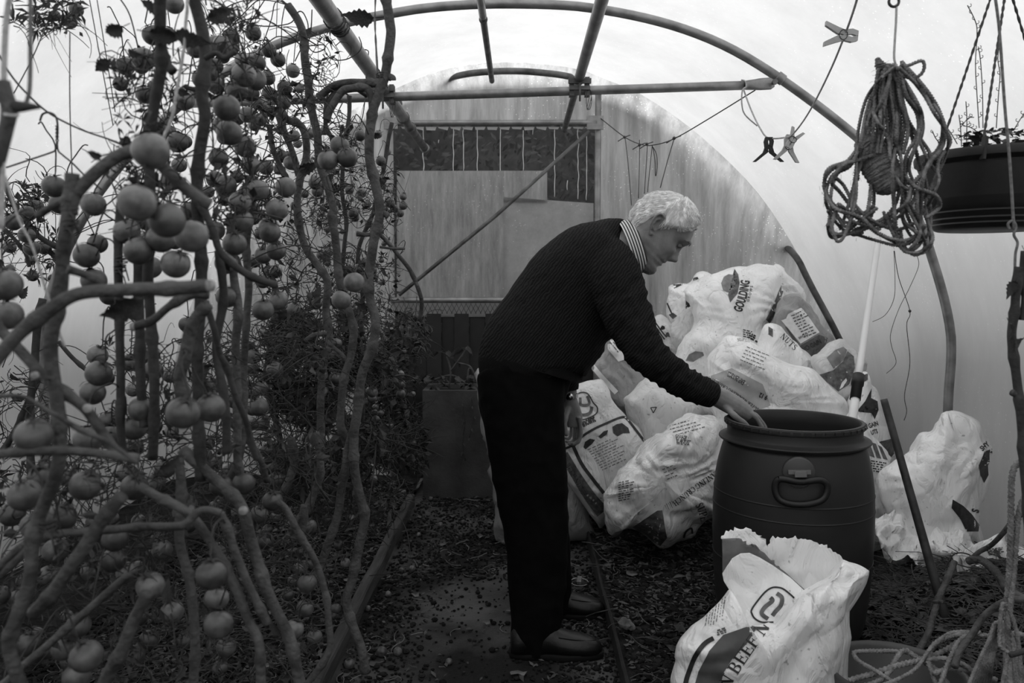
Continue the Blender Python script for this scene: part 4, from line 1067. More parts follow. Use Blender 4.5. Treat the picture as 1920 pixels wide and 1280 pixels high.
decal(g8, [text('SUPER WEANLING CRUNCH', [(1424,766),(1390,742),(1360,722),(1326,704)], 8.5, 0, 4, serif=True, xs=.74)], M_ink, 'lettering')
decal(g8, [text('9 12', [(1440,742),(1412,730)], 9, .04, 4)], M_ink, 'lettering'); decal(g8, [text('SUPER', [(1382,640),(1400,640),(1420,648)], 6, .02, 4, serif=True), lines(1400,650,1445,668,5,-3,6,.6,6)], M_inkg, 'small_print')
decal(g8, [poly((1328,706),(1372,690),(1430,720),(1445,760),(1424,768),(1360,728))], mat('faint_print', .44, .5, .03, 30), 'faded_panel', .0008)
s = sack('dirty sack with a white label, below the chest of the bending man', [(1106,690),(1128,655),(1148,628),(1175,640),(1205,670),(1228,705),(1225,770),(1180,790),(1150,760),(1130,730)], 4.25, .13, .25, S_grey, 14, .018, 6)
decal(s, [poly((1147,625),(1160,640),(1175,672),(1160,678),(1130,642),(1138,630))], WHT, 'paper_label', .003, label='white paper label'); decal(s, [lines(1140,636,1160,662,5,4.5,-2,.8,3)], M_ink, 'small_print', .006)
decal(s, [band([(1106,680),(1128,706),(1156,736)], 9)], WHT)
s = sack('dusty pale sack marked with a small recycling triangle, below the reaching sleeve', [(1171,752),(1180,738),(1198,722),(1214,712),(1236,719),(1274,737),(1323,758),(1345,790),(1340,850),(1270,880),(1210,860),(1186,800)], 3.98, .16, .3, S_white2, 15, .016, 5)
decal(s, [band([(1220,764),(1231,763)], 1.6), band([(1231,763),(1225,774)], 1.6), band([(1225,774),(1220,764)], 1.6)], M_ink, 'triangle_mark')
vs = sack('long paper sack lettered Vincent with a framed picture panel, leaning beside the watch hand', [(1046,786),(1054,740),(1080,718),(1110,712),(1130,712),(1141,733),(1148,750),(1175,778),(1212,828),(1200,900),(1150,960),(1132,985),(1121,988),(1100,958),(1067,909),(1049,850)], 3.86, .13, .25, S_white2, 16, .009, 5)
decal(vs, [text('I & Vincent', [(1076,812),(1100,797),(1130,785),(1160,779)], 15, .04, 4, xs=.70)], M_ink, 'lettering')
decal(vs, [band([(1056,842),(1074,834),(1086,822),(1110,806),(1140,792),(1166,782),(1176,786),(1192,806),(1212,832)], 4.5)], M_ink, 'border'); decal(vs, [band([(1074,834),(1090,868),(1110,896),(1132,924)], 6.5)], M_ink, 'border')
decal(vs, [band([(1058,850),(1080,890),(1106,930),(1130,960)], (14, 26))], M_inkg, 'stripe'); decal(vs, [text('BEEF NUTS', [(1059,872),(1082,912),(1118,974)], 10, .02, 4, serif=True, xs=.95)], M_ink, 'lettering')
decal(vs, [band([(1078,744),(1088,736),(1102,738),(1112,754),(1120,764),(1117,776),(1096,786),(1080,786)], 2.2)], M_ink, 'emblem'); decal(vs, [band([(1101,742),(1105,756),(1096,760),(1085,757)], 5), band([(1110,762),(1106,774),(1092,778),(1080,772)], 6), band([(1088,745),(1088,758)], 5)], M_inkg, 'emblem')
decal(vs, [poly((1148,800),(1156,795),(1166,793),(1178,802),(1181,812),(1168,812),(1158,818),(1150,812)), poly((1094,838),(1097,828),(1106,822),(1116,824),(1110,832),(1098,842)), poly((1122,818),(1132,808),(1140,806),(1138,814),(1126,822))], M_ink, 'picture')
decal(vs, [lines(1102,843,1152,820,10,3,4.2,.7,5)], M_inkg, 'small_print')
s = sack('pale worn sack standing on the path behind the legs of the man', [(892,704),(905,690),(960,700),(1050,760),(1085,860),(1106,960),(1112,1012),(1060,1022),(990,1036),(948,1036),(930,1010),(926,930),(914,850),(900,780)], 3.92, .12, .15, S_grey, 17, .014, 6)
decal(s, [lines(930,905,936,940,2,3,0,1.6,5)], M_ink, 'small_print')
g13 = sack('bulging glossy white sack printed WEANLING CRUNCH, lowest in front of the heap', [(1128,940),(1134,922),(1162,884),(1188,852),(1211,830),(1240,806),(1271,785),(1314,774),(1345,786),(1358,804),(1362,863),(1362,909),(1352,955),(1326,978),(1300,1000),(1278,1015),(1241,1026),(1211,1002),(1184,990),(1164,994),(1144,1006),(1131,980)], 3.52, .22, .25, S_gloss, 18, .020, 4.6, radial=.013, step=5, K=28)
decal(g13, [text('WEANLING CRUNCH', [(1353,874),(1330,890),(1300,910),(1256,944)], 10.5, 0, 4, serif=True, xs=.88)], M_ink, 'lettering'); decal(g13, [text('SUPER', [(1303,946),(1312,968),(1318,1000)], 15, 0, 4, serif=True, xs=.72)], M_ink, 'lettering')
decal(g13, [poly(*[(x0+a, y0+b) for a, b in ((0,0),(6,12),(5+w_*.8,12-w_*.3),(w_-1+.5,-.4*w_))], g=4) for x0, y0, w_ in ((1246,946,1.2),(1249,944,1.6),(1252.5,942,1.1),(1255,940.5,1.8),(1258.5,938.5,1.2))], M_ink, 'barcode')
decal(g13, [poly((1186,988),(1210,972),(1232,957),(1242,956),(1246,985),(1251,1008),(1238,1023),(1224,1014),(1211,1002))], M_inkg, 'print', label='dark printed corner'); decal(g13, [lines(1266,816,1290,818,7,.5,2.6,.9,4), lines(1250,800,1300,786,4,6,5,.8,9), lines(1160,905,1184,900,9,0,4.2,.9,10), lines(1242,880,1262,872,4,3,6,.8,11)], M_inkg, 'small_print')
decal(g13, [band([(1282,1008),(1286,996),(1296,990),(1298,1000)], 3.5)], M_ink, 'print')
s = sack('upright white sack with a crumpled dark printed corner, standing against the film wall', [(1650,890),(1672,868),(1700,843),(1726,814),(1748,806),(1768,778),(1782,768),(1806,776),(1836,790),(1852,816),(1862,836),(1860,852),(1850,872),(1851,900),(1842,935),(1840,975),(1846,1040),(1800,1090),(1700,1085),(1660,1030),(1652,940)], 3.14, .15, .10, S_white, 19, .015, 5, tilt=(0, .02), pinch=3)
decal(s, [poly((1835,872),(1846,846),(1862,840),(1862,850),(1852,872),(1853,890),(1845,905),(1838,890))], M_ink); decal(s, [text('SHY', [(1842,846),(1858,832)], 10, .03, 4)], M_ink, 'lettering'); decal(s, [text('S', [(1834,962),(1840,940)], 14, .04, 4)], M_ink, 'lettering')
decal(s, [poly((1786,936),(1806,948),(1822,964),(1836,984),(1834,996),(1812,996),(1800,972),(1784,952))], M_ink)
# flattened empty sacks on the heap
def dflat(x, y): return 2.98-.0016*(y-1000)+.03*noise.noise(Vector((x*.02, y*.02, 0)))
sh1 = sheet('empty_sack', [(1634,985),(1640,968),(1680,966),(1700,960),(1712,985),(1736,1000),(1745,975),(1790,965),(1808,968),(1812,1000),(1835,1020),(1822,1050),(1790,1066),(1745,1062),(1690,1048),(1652,1030)], dflat, S_white, amp=.034, fr=13, seed=21, label='crumpled empty white sack lying on the plant litter right behind the dark stake', category='sack', group='flattened empty sacks')
sh2 = sheet('empty_sack', [(1800,1030),(1835,1016),(1875,1014),(1925,1022),(1960,1040),(1950,1130),(1900,1100),(1860,1098),(1810,1075),(1790,1060)], lambda x, y: 2.86-.0016*(y-1000), S_white, amp=.032, fr=12, seed=22, label='flattened pale sack at the edge of the litter heap under the hanging rope loops', category='sack', group='flattened empty sacks')
decal(sh2, [lines(1850,1030,1880,1026,5,1,2.5,1,7), poly((1862,1030),(1876,1050),(1880,1048),(1868,1028))], M_inkg, 'print')
sh3 = sheet('empty_sack', [(1780,1040),(1830,1055),(1900,1075),(1945,1100),(1945,1150),(1870,1118),(1800,1090)], lambda x, y: 2.80-.001*(y-1000), S_white2, amp=.02, fr=8, seed=24, label='folded grey sack underside hanging over the litter heap by the gnarled branch', category='sack', group='flattened empty sacks')
# ---- open sack in front of the drum
fs = sack('open white sack with a torn zigzag mouth, lettered BEEF, standing in front of the drum', [(1262,1230),(1270,1210),(1296,1172),(1330,1138),(1369,1104),(1382,1122),(1394,1150),(1404,1168),(1440,1158),(1452,1160),(1512,1108),(1550,1078),(1582,1051),(1606,1062),(1626,1072),(1620,1092),(1604,1126),(1594,1146),(1597,1195),(1590,1225),(1587,1268),(1592,1330),(1580,1410),(1450,1432),(1330,1425),(1276,1390),(1264,1300)], 2.13, .12, .10, S_white, 31, .013, 5.0, ax=(1455,1262), step=5, K=36, group=None, name='open_feed_sack', pinch=3, smooth=False)
decal(fs, [band([(1338,1196),(1322,1206),(1305,1228),(1294,1254),(1285,1285),(1280,1340)], 9)], M_ink, 'stripe')
decal(fs, [poly((1356,1190),(1407,1172),(1432,1161),(1420,1176),(1400,1206),(1372,1236),(1356,1262),(1348,1300),(1344,1350),(1292,1350),(1298,1300),(1310,1258),(1330,1220))], mat('sack_print_grey', .075, .5, .015, 20), 'stripe', label='broad dark grey stripe')
decal(fs, [text('N BEEF N', [(1366,1292),(1388,1257),(1410,1224),(1434,1190),(1456,1160),(1476,1132)], 24, .02, 4, serif=True, xs=1.06)], M_ink, 'lettering')
decal(fs, [lines(1328,1140,1322,1178,7,5.4,-3.6,.6,12), lines(1345,1182,1362,1176,3,0,4,1.6,13)], M_inkg, 'small_print')
jn = (0,1,2,3,4,5,6,7,8,9,10,11)
sheet('mouth_panel', [(1354,1009),(1362,1000),(1385,991),(1403,990),(1420,1003),(1438,1026),(1444,1008),(1470,1006),(1510,1010),(1545,1022),(1578,1043),(1584,1052),(1626,1072),(1600,1130),(1510,1220),(1440,1180),(1436,1100),(1380,1040)], lambda x, y: 2.25+.03*math.sin((x-1350)/280*PI)-.0003*(y-1000), S_white, fs, amp=.010, fr=6, seed=33, jag=jn, step=6)
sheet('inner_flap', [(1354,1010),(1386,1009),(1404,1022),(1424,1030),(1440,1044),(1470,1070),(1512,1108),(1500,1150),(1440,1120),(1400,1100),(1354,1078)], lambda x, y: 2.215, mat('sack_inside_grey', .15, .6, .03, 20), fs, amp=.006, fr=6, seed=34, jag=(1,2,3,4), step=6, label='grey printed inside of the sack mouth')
lf = sheet('folded_flap', [(1354,1075),(1362,1060),(1372,1046),(1388,1037),(1405,1036),(1425,1045),(1450,1060),(1482,1082),(1512,1110),(1490,1150),(1450,1190),(1402,1190),(1388,1150),(1372,1112),(1358,1090)], lambda x, y: 2.16-.00035*(y-1040), S_white, fs, amp=.008, fr=5, seed=35, step=6)
decal(lf, [band([(1408,1146),(1413,1136),(1432,1112),(1446,1102),(1460,1101),(1472,1106),(1490,1122),(1492,1130)], 3.4), band([(1408,1146),(1414,1158),(1428,1166),(1450,1166)], 3.4)], M_ink, 'emblem', parent=lf)
decal(lf, [band([(1456,1112),(1466,1120),(1464,1134),(1454,1146),(1448,1154)], 8), band([(1444,1120),(1448,1126),(1434,1138),(1428,1150),(1440,1160)], 8)], M_inkg, 'emblem', parent=lf)
# ---- white pole and dark stake
a = P(1601, 765, 3.0); b = P(1647, 448, 3.55); dr = (a-b).normalized(); g_ = a+dr*((a.z-.09)/-dr.z)
pole = thing('pole', g_, 'straight white plastic pole with a black collar, leaning up behind the drum', 'pole')
j = a.lerp(b, .12)
mk('lower_tube', MB().tube([g_.lerp(j, i/8) for i in range(9)], .0165, 16), mat('white_pole', .72, .35), pole); mk('upper_tube', MB().tube([j.lerp(b, i/8) for i in range(9)], .0135, 16), mat('white_pole2', .72, .35), pole)
c0 = a.lerp(b, .045); c1 = a.lerp(b, .17); cm = c0.lerp(c1, .6)
mk('collar', MB().tube([c0, cm, cm+(c1-c0)*.01, c1], [.020,.020,.0235,.0235], 18), M_plastic, pole)
a = P(1657, 748, 2.72); b = P(1762, 1120, 2.55); e_ = b+(b-a).normalized()*.12
mk('stake', MB().tube([a, a.lerp(b,.02), a.lerp(b,.3), a.lerp(b,.6), b, e_], [.0115,.012,.0125,.0135,.015,.0155], 16), mat('dark_stake', .035, .6, .015, 25, .3, 60), label='dark round stake driven into the plant litter, slanting beside the drum', category='stake')
# ================================================================== tomato vines
def stemtube(mb, pts, d, rpx, m=None, d2=None, seed=0, taper=1.0):
    c = catmull(pts, 7); n = len(c); d2 = d2 or d
    W = [P(q[0], q[1], d+(d2-d)*i/(n-1)) for i, q in enumerate(c)]
    L = 0; rr = []
    for i, p in enumerate(W):
        if i: L += (p-W[i-1]).length
        k = 1+.10*noise.noise(Vector((L*22, seed, 1)))+.32*math.exp(-(((L+seed*.037) % .145-.07)/.009)**2)
        rr.append(rpx*(d+d2)/2/F*k*(1+(taper-1)*i/n))
        W[i] = p+Vector((noise.noise(Vector((L*9, seed, 5))), noise.noise(Vector((L*9, seed, 8))), 0))*.006
    mb.tube(W, rr, 9); return W
VINES = {}
def vine(key, label, base_px, d):
    at = P(base_px, 900, d); at.z = .03
    t = thing('tomato_vine', at, label, 'plant', None); VINES[key] = dict(t=t, pts=[], stalk=MB(), dry=MB(), dryl=MB(), n=0); return t
vine('A', 'thick bare tomato vine crossing before all others, one stout shoot ending in a sawn stub', 60, .93)
vine('B', 'bent tomato vine with many crossing woody stems low over the soil', 230, 1.12)
vine('C', 'tall tomato vine with a dark upright main stem loaded with clusters of large fruit', 350, 1.22)
vine('D', 'pair of slim pale tomato stems with a white cut end, arching down to the soil', 450, 1.45)
vine('E', 'single knobbly bare tomato stem standing closest to the open path', 690, 2.0)
vine('F', 'tomato vine with a cluster of three big fruit beneath a looped side shoot', 640, 2.05)
vine('G', 'zigzag tomato stem between the three-fruit vine and the large fruited vine', 590, 2.15)
vine('H', 'tangled leafy tomato vine hanging with small dark fruit behind the knobbly bare stems', 640, 2.9)
vine('I', 'low dark bushy tomato vine next to the concrete planter', 735, 4.1)
vine('J', 'sparse tomato vine with tiny fruit against the film wall, behind the sawn stub', 70, 2.2)
ST = [
 ('A',.90,13,[(-20,690),(0,665),(40,620),(100,575),(150,550),(230,543),(310,541),(392,536)],.92),
 ('A',.97,13,[(135,325),(130,400),(120,470),(108,560),(95,640),(98,720),(110,800),(113,850),(104,900),(85,940),(64,1000),(58,1080),(40,1133),(14,1197),(22,1240),(48,1300)],.98),
 ('A',.97,12,[(131,400),(140,370),(165,340),(200,308),(232,288),(268,284),(300,303),(340,345),(372,372),(390,384)],1.0),
 ('A',.98,10,[(-10,600),(0,619),(36,659),(79,705),(118,734),(162,766),(183,792),(205,830),(222,860)],1.0),
 ('A',.85,4.5,[(-10,742),(0,742),(40,745),(90,775),(140,805),(200,830),(262,868)],.9),
 ('A',.92,9,[(-10,852),(60,845),(130,845),(200,852),(262,862)],.95),
 ('A',.95,8,[(128,505),(160,515),(195,533)],.97),
 ('A',.96,7,[(130,372),(105,385),(75,405)],.98),
 ('B',1.1,8,[(-10,1070),(43,1021),(93,1003),(162,996),(216,992),(270,987),(338,985),(374,957),(413,962)],1.12),
 ('B',1.0,13,[(228,930),(187,982),(162,1021),(126,1072),(93,1118),(60,1150)],1.02),
 ('B',1.2,8,[(244,1075),(190,1122),(119,1183),(36,1255),(0,1290)],1.2),
 ('B',1.1,12,[(276,1112),(252,1169),(230,1219),(194,1276),(180,1310)],1.1),
 ('B',1.15,9,[(262,912),(300,930),(341,953),(370,982),(395,1021),(420,1060),(442,1104),(462,1160),(486,1210),(493,1300)],1.15),
 ('B',1.14,8,[(413,962),(432,1000),(444,1040),(461,1085),(483,1133),(500,1170)],1.16),
 ('B',1.1,12,[(388,572),(366,608),(352,666),(338,709),(342,760)],1.12),
 ('B',1.1,8,[(250,612),(287,601),(323,572),(359,553),(390,553)],1.1),
 ('B',1.25,9,[(334,860),(336,939),(338,1014),(352,1070),(360,1130),(366,1208),(360,1300)],1.25),
 ('B',1.1,7,[(0,1080),(30,1050),(60,1020)],1.1),
 ('C',1.22,11,[(362,-10),(363,0),(376,60),(384,110),(380,175),(386,218),(374,286),(370,370),(372,430),(378,500),(374,590),(368,680),(372,780),(376,900)],1.3),
 ('C',1.15,10,[(300,-10),(296,60),(302,118),(296,180),(286,240),(280,300),(284,400),(276,480),(282,600),(290,720),(286,860)],1.3),
 ('C',1.3,8,[(226,380),(222,470),(222,560),(225,660),(226,780),(230,850)],1.3),
 ('C',1.3,9,[(263,470),(262,560),(262,640),(265,740),(270,800)],1.3),
 ('C',1.2,5,[(384,110),(405,100),(420,108),(440,95)],1.2), ('C',1.25,5,[(380,170),(350,165),(345,160)],1.25),
 ('C',1.22,9,[(325,135),(305,112),(296,100)],1.22),
 ('C',1.25,7,[(370,370),(395,430),(410,470),(440,498),(478,520),(520,535)],1.3),
 ('C',1.2,6,[(386,565),(405,620),(412,660),(425,690),(440,735),(460,785),(470,830),(480,860)],1.3),
 ('C',1.3,8,[(410,470),(416,560),(410,650),(420,760),(425,850)],1.3),
 ('D',1.5,8,[(433,400),(438,515),(446,580),(442,651),(444,723),(446,790),(445,860),(452,900)],1.5),
 ('D',1.6,7,[(470,330),(467,400),(463,472),(467,544),(463,601),(457,687),(457,759),(450,860),(430,900)],1.6),
 ('D',1.3,11,[(341,842),(377,874),(424,917),(454,954),(475,1028),(504,1111),(544,1208),(566,1300)],1.3),
 ('D',1.6,6.5,[(520,940),(536,955),(558,996),(590,1050),(610,1110),(617,1165),(619,1215),(590,1262),(560,1300)],1.6),
 ('D',1.5,6,[(372,700),(400,740),(440,800),(480,845),(500,900)],1.7),
 ('E',2.0,9,[(722,-10),(730,40),(733,65),(727,110),(722,142),(712,170),(698,215),(692,290),(704,345),(712,400),(702,454),(691,520),(694,560),(704,601),(698,651),(680,705),(668,781),(664,820),(666,881),(673,928),(684,971),(674,1021),(660,1086),(650,1125),(664,1179),(682,1226),(685,1262)],2.0),
 ('E',2.0,7,[(722,142),(734,146),(735,150)],2.0), ('E',2.0,6,[(716,398),(728,405)],2.0),
 ('E',2.0,4,[(704,437),(690,440),(670,438)],2.0), ('E',2.0,4,[(704,432),(725,452),(748,480),(775,515),(790,560),(786,600)],2.1), ('E',2.0,2.5,[(712,463),(740,466),(760,466)],2.0),
 ('E',2.0,7,[(698,205),(690,168),(660,166),(640,172),(620,200),(612,225)],2.0), ('E',2.0,7,[(720,158),(690,155),(650,155),(625,162),(600,182)],2.05),
 ('E',2.02,8,[(668,790),(652,850),(637,946),(616,1018),(601,1053),(590,1090)],2.02),
 ('F',2.05,7.5,[(540,10),(560,40),(570,70),(571,111),(578,160),(585,205),(595,252),(601,309),(614,349),(625,390),(623,410),(630,470),(637,519),(651,572),(663,623),(657,669),(645,713),(638,788),(648,824),(660,850)],2.05),
 ('F',2.05,4,[(614,230),(617,190),(640,165),(665,165),(690,180)],2.05), ('F',2.05,4,[(612,185),(608,230),(620,255),(633,265)],2.05),
 ('F',2.05,4,[(612,640),(640,665),(652,680)],2.05), ('F',2.05,5,[(572,640),(590,628),(612,625)],2.05),
 ('G',2.15,7,[(521,200),(530,215),(541,225),(560,232),(571,250),(571,302),(562,346),(558,400),(572,461),(598,500),(614,529),(612,580),(617,633),(608,673),(602,741),(601,795),(603,860),(590,920),(578,960)],2.15),
 ('G',2.2,6,[(521,215),(535,245),(545,275),(556,312),(565,340)],2.2), ('G',2.2,5,[(505,235),(512,280),(525,310),(538,335)],2.2),
 ('G',1.9,7,[(592,810),(601,885),(582,935),(560,975),(540,1010)],1.9), ('G',1.9,8,[(572,946),(566,985),(555,1010)],1.9),
 ('G',2.0,8,[(545,820),(550,870),(535,920),(520,960)],2.0),
 ('H',2.8,4,[(655,180),(650,260),(640,340),(650,430),(640,520),(650,620),(640,720),(650,820),(655,900)],2.8),
 ('H',3.0,4,[(735,230),(722,300),(700,400),(672,470),(680,560),(675,650),(680,760),(670,880)],3.0),
 ('H',2.6,6,[(500,500),(520,560),(508,640),(500,720),(520,800),(540,900)],2.6),
 ('I',4.1,3,[(700,600),(720,640),(735,700),(740,780),(735,860)],4.1), ('I',4.0,3,[(690,725),(730,705),(758,690)],4.0),
 ('J',2.2,5,[(-10,340),(10,350),(30,390),(70,440),(105,462)],2.2), ('J',2.2,3.5,[(10,430),(45,470),(55,500)],2.2), ('J',2.1,7,[(80,560),(66,650),(60,730),(55,820),(60,900)],2.1),
 ('J',2.2,6,[(75,700),(50,760),(15,830),(-10,860)],2.2), ('J',2.3,4,[(110,640),(135,670),(170,700)],2.3),
]
for i, (k, d, r, pts, d2) in enumerate(ST):
    mb = MB(); W = stemtube(mb, pts, d, r, d2=d2, seed=i)
    mk('stem', mb, M_stem if k in 'ABDEFG' else M_stemb, VINES[k]['t']); VINES[k]['pts'] += W
def cut(k, px, py, d, r, dirv):
    c = P(px, py, d); dv = Vector(dirv).normalized(); mk('cut_end', MB().tube([c-dv*.002, c+dv*.003], [r, r*.92], 12), M_cut, VINES[k]['t'], label='pale cut stem end')
cut('A', 393, 536, .92, .0075, (1,-.3,0)); cut('D', 456, 957, 1.288, .008, (.3,-1,.3)); cut('B', 249, 613, 1.095, .006, (-1,-.3,-.1)); cut('A', 165, 766, .965, .006, (.3,-1,.5)); cut('A', 66, 704, .96, .005, (-.2,-1,0))
# --- fruit
TM = []
for v, sd in ((.050, 1), (.080, 2), (.125, 3)):
    mb = MB(); nu, nv = 22, 14
    mb.v.append(Vector((0,0,-.97)))
    for j in range(1, nv):
        a = -PI/2+PI*j/nv
        for k in range(nu):
            b = 2*PI*k/nu; rib = 1+.022*math.cos(b*5+sd)*max(0, math.sin(a))**1.5+.012*math.cos(b*2+sd)
            z = .97*math.sin(a)-.13*max(0, math.sin(a))**12
            mb.v.append(Vector((math.cos(a)*math.cos(b)*rib, math.cos(a)*math.sin(b)*rib, z)))
    mb.v.append(Vector((0,0,.80))); top = len(mb.v)-1
    for k in range(nu): mb.face(0, 1+(k+1) % nu, 1+k); mb.face(top, top-nu+k, top-nu+(k+1) % nu)
    for j in range(nv-2):
        for k in range(nu): a = 1+j*nu+k; b = 1+j*nu+(k+1) % nu; mb.face(a, b, b+nu, a+nu)
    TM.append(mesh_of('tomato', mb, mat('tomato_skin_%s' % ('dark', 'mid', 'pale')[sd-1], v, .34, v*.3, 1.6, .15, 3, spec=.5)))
CM = []
for sd in range(3):
    mb = MB(); rr = random.Random(sd)
    for s_ in range(6):
        a = 2*PI*s_/6+rr.uniform(-.2, .2); L = rr.uniform(.75, 1.25); up_ = rr.uniform(.1, .55); prev = None
        for i in range(5):
            t = i/4; rad = L*t*(1-.15*t); z = .97*math.sqrt(max(0, 1-min(rad, .97)**2))-.13*max(0, 1-rad*2.2)+.05+up_*.8*t*t; wd = .19*math.sin(PI*(.12+.88*t)**.6)*(1-t)+.014
            c = Vector((math.cos(a)*rad, math.sin(a)*rad, z)); sd_ = Vector((-math.sin(a), math.cos(a), 0))*wd
            n = len(mb.v); mb.v += [c-sd_, c+sd_+Vector((0,0,.03))]
            if i: mb.face(n-2, n-1, n+1, n)
    mb.tube([(0,0,.70),(.02,.03,.95),(.08,.02,1.25)], [.07,.06,.055], 6)
    CM.append(mesh_of('calyx', mb, M_twig))
TOM = [(143,18,12),(84,32,9),(102,29,10),(118,33,9),(131,40,12),(326,7,17),(235,124,16),(269,111,20),(272,178,15),(346,188,17),(403,81,13),(403,124,14),(433,91,13),(457,141,21),(453,114,12),(474,55,8),(425,202,23),(430,249,22),(464,215,14),(460,275,19),(282,282,32),(333,267,18),(336,309,13),(410,297,17),(423,348,19),(403,336,15),(450,380,20),(322,339,17),(101,349,20),(111,383,17),(175,383,21),(67,385,13),(52,400,14),(25,416,15),(257,380,33),(309,412,32),(238,434,23),(470,309,17),(406,161,15),
(476,55,10),(507,57,6),(504,94,13),(517,108,13),(549,133,12),(502,146,13),(534,165,13),(561,165,9),(504,175,12),(531,191,13),(507,208,11),(528,212,9),(489,225,11),(482,118,15),(581,250,9),(608,245,8),(637,273,17),(615,300,18),(651,295,18),(675,254,10),(709,252,7),(727,285,6),(714,302,9),(716,336,9),(731,380,9),(739,391,7),(756,385,8),(756,368,7),(750,400,7),(717,348,7),(722,391,6),(523,317,10),(536,351,18),(519,393,19),(504,425,17),(484,356,19),(571,363,8),(595,359,10),(591,343,12),(578,307,10),(628,378,8),(474,408,13),(449,413,20),(558,269,8),(655,356,8),
(9,533,29),(13,590,27),(50,441,14),(55,465,14),(83,465,12),(106,477,10),(57,488,9),(61,517,10),(34,531,7),(93,520,6),(18,504,8),(18,463,11),(75,502,6),(162,479,22),(183,457,17),(359,443,29),(259,470,25),(298,447,25),(282,501,20),(329,495,25),(176,526,22),(205,555,16),(402,432,18),(440,457,21),(447,418,18),(424,493,20),(426,556,20),(350,608,14),(183,666,18),(185,700,23),(174,736,22),(199,709,14),(266,767,23),(343,774,29),(395,765,26),(287,695,18),(244,680,16),(63,817,32),(165,824,25),(205,788,18),(208,819,21),(252,802,22),(287,799,16),(428,747,16),(435,831,14),(474,734,14),(474,766,13),(474,795,11),(388,831,14),
(506,436,19),(517,470,17),(493,479,15),(522,563,17),(493,581,19),(664,529,18),(640,562,17),(497,625,9),(517,601,9),(502,637,6),(549,581,13),(592,569,11),(599,607,8),(585,601,7),(546,601,6),(682,524,6),(705,517,5),(714,434,6),(720,457,5),(715,488,5),(705,497,5),(515,693,15),(630,669,12),(628,709,11),(661,718,9),(677,633,10),(477,732,14),(486,763,17),(493,795,12),(499,844,11),(511,720,8),(513,738,8),(616,790,9),(655,785,8),(698,747,8),(750,702,8),(752,720,8),(752,738,8),(732,711,7),(686,754,8),(704,763,6),(714,774,6),(720,802,9),(705,786,7),(732,799,6),(705,813,8),(621,687,9),(623,846,9),(614,806,7),
(47,928,29),(83,897,27),(160,910,27),(23,964,22),(65,985,24),(115,971,26),(176,978,14),(210,971,12),(252,913,24),(239,888,18),(216,1010,23),(212,1050,22),(171,1070,18),(104,1032,22),(90,1079,18),(304,1030,18),(282,1098,25),(255,1068,17),(397,1077,28),(406,1122,22),(410,1170,26),(424,1213,18),(413,1251,14),(147,1172,22),(162,1230,29),(119,1215,22),(65,1194,18),(144,1268,25),(54,1208,22),(291,906,18),(305,881,18),(349,1201,16),(32,1118,14),(262,1154,16),
(576,1093,17),(551,1179,18),(590,1194,14),(572,1140,16),(563,1212,11),(635,1021,9),(648,1055,9),(614,886,8),(628,885,7),(457,906,20),(511,939,18),(515,899,14),(486,964,16),(497,1014,16),(440,989,7),(502,992,9),(630,1140,9),(635,1177,9),(651,1183,7),(644,1203,7),(660,1194,7),(655,1244,10),(648,1165,7),(540,1115,11)]
for zone, cnt in (((540,700,620,1000,2.6,3.3), 26), ((690,780,640,860,3.8,4.4), 16), ((440,560,150,560,1.9,2.5), 26), ((600,700,330,600,2.5,3.1), 16), ((380,640,860,1100,1.7,2.4), 20), ((220,480,60,460,1.35,1.9), 40), ((240,480,620,900,1.5,2.0), 22), ((0,420,880,1250,1.25,1.8), 22)):
    x0, x1, y0, y1, d0, d1 = zone
    for i in range(cnt): d = R.uniform(d0, d1); TOM.append((R.uniform(x0, x1), R.uniform(y0, y1), F*R.uniform(.012, .019)/d))
placed = []
for (px, py, r) in TOM:
    r *= 1.07; rad = .0215 if r > 12 else .0185 if r > 8.5 else .0155
    d = min(4.3, max(.84, F*rad/r)); rad = r*d/F; c = P(px, py, d)
    for q, qr in placed:      # keep neighbours from biting into one another
        v = c-q; L = v.length
        if L < (qr+rad)*.96 and L > 1e-5: c = c+Vector((0, 1, 0))*min(.05, ((qr+rad)*.96-L)*1.6)
    placed.append((c, rad))
    best = None
    for k, V in VINES.items():
        for p in V['pts'][::2]:
            qx = (p-c); s = abs(qx.y)*.7+math.hypot(qx.x, qx.z-.05)
            if best is None or s < best[0]: best = (s, k, p)
    _, k, sp_ = best; V = VINES[k]; V['n'] += 1
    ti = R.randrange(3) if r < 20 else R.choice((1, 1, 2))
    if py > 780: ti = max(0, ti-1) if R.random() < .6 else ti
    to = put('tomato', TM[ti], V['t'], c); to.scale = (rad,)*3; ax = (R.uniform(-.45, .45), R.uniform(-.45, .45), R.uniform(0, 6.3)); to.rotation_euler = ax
    ca = bpy.data.objects.new('calyx', CM[R.randrange(3)]); COL.objects.link(ca); ca.parent = to
    tip = c+(to.rotation_euler.to_matrix() @ Vector((.08, .02, 1.25)))*rad
    dist = (sp_-tip).length
    if dist > .30: sp_ = tip+Vector((R.uniform(-.05,.05), R.uniform(-.04,.04), R.uniform(.05,.12))); dist = .1
    mid = tip.lerp(sp_, .5)+Vector((0, 0, .02+.12*dist)); 
    V['stalk'].tube(catmull([tip, tip.lerp(mid, .5)+Vector((R.uniform(-.01,.01), 0, .012)), mid, mid.lerp(sp_, .6)+Vector((0,0,.008)), sp_], 3), [max(.0009, rad*.065)]*13, 5, cap=False)
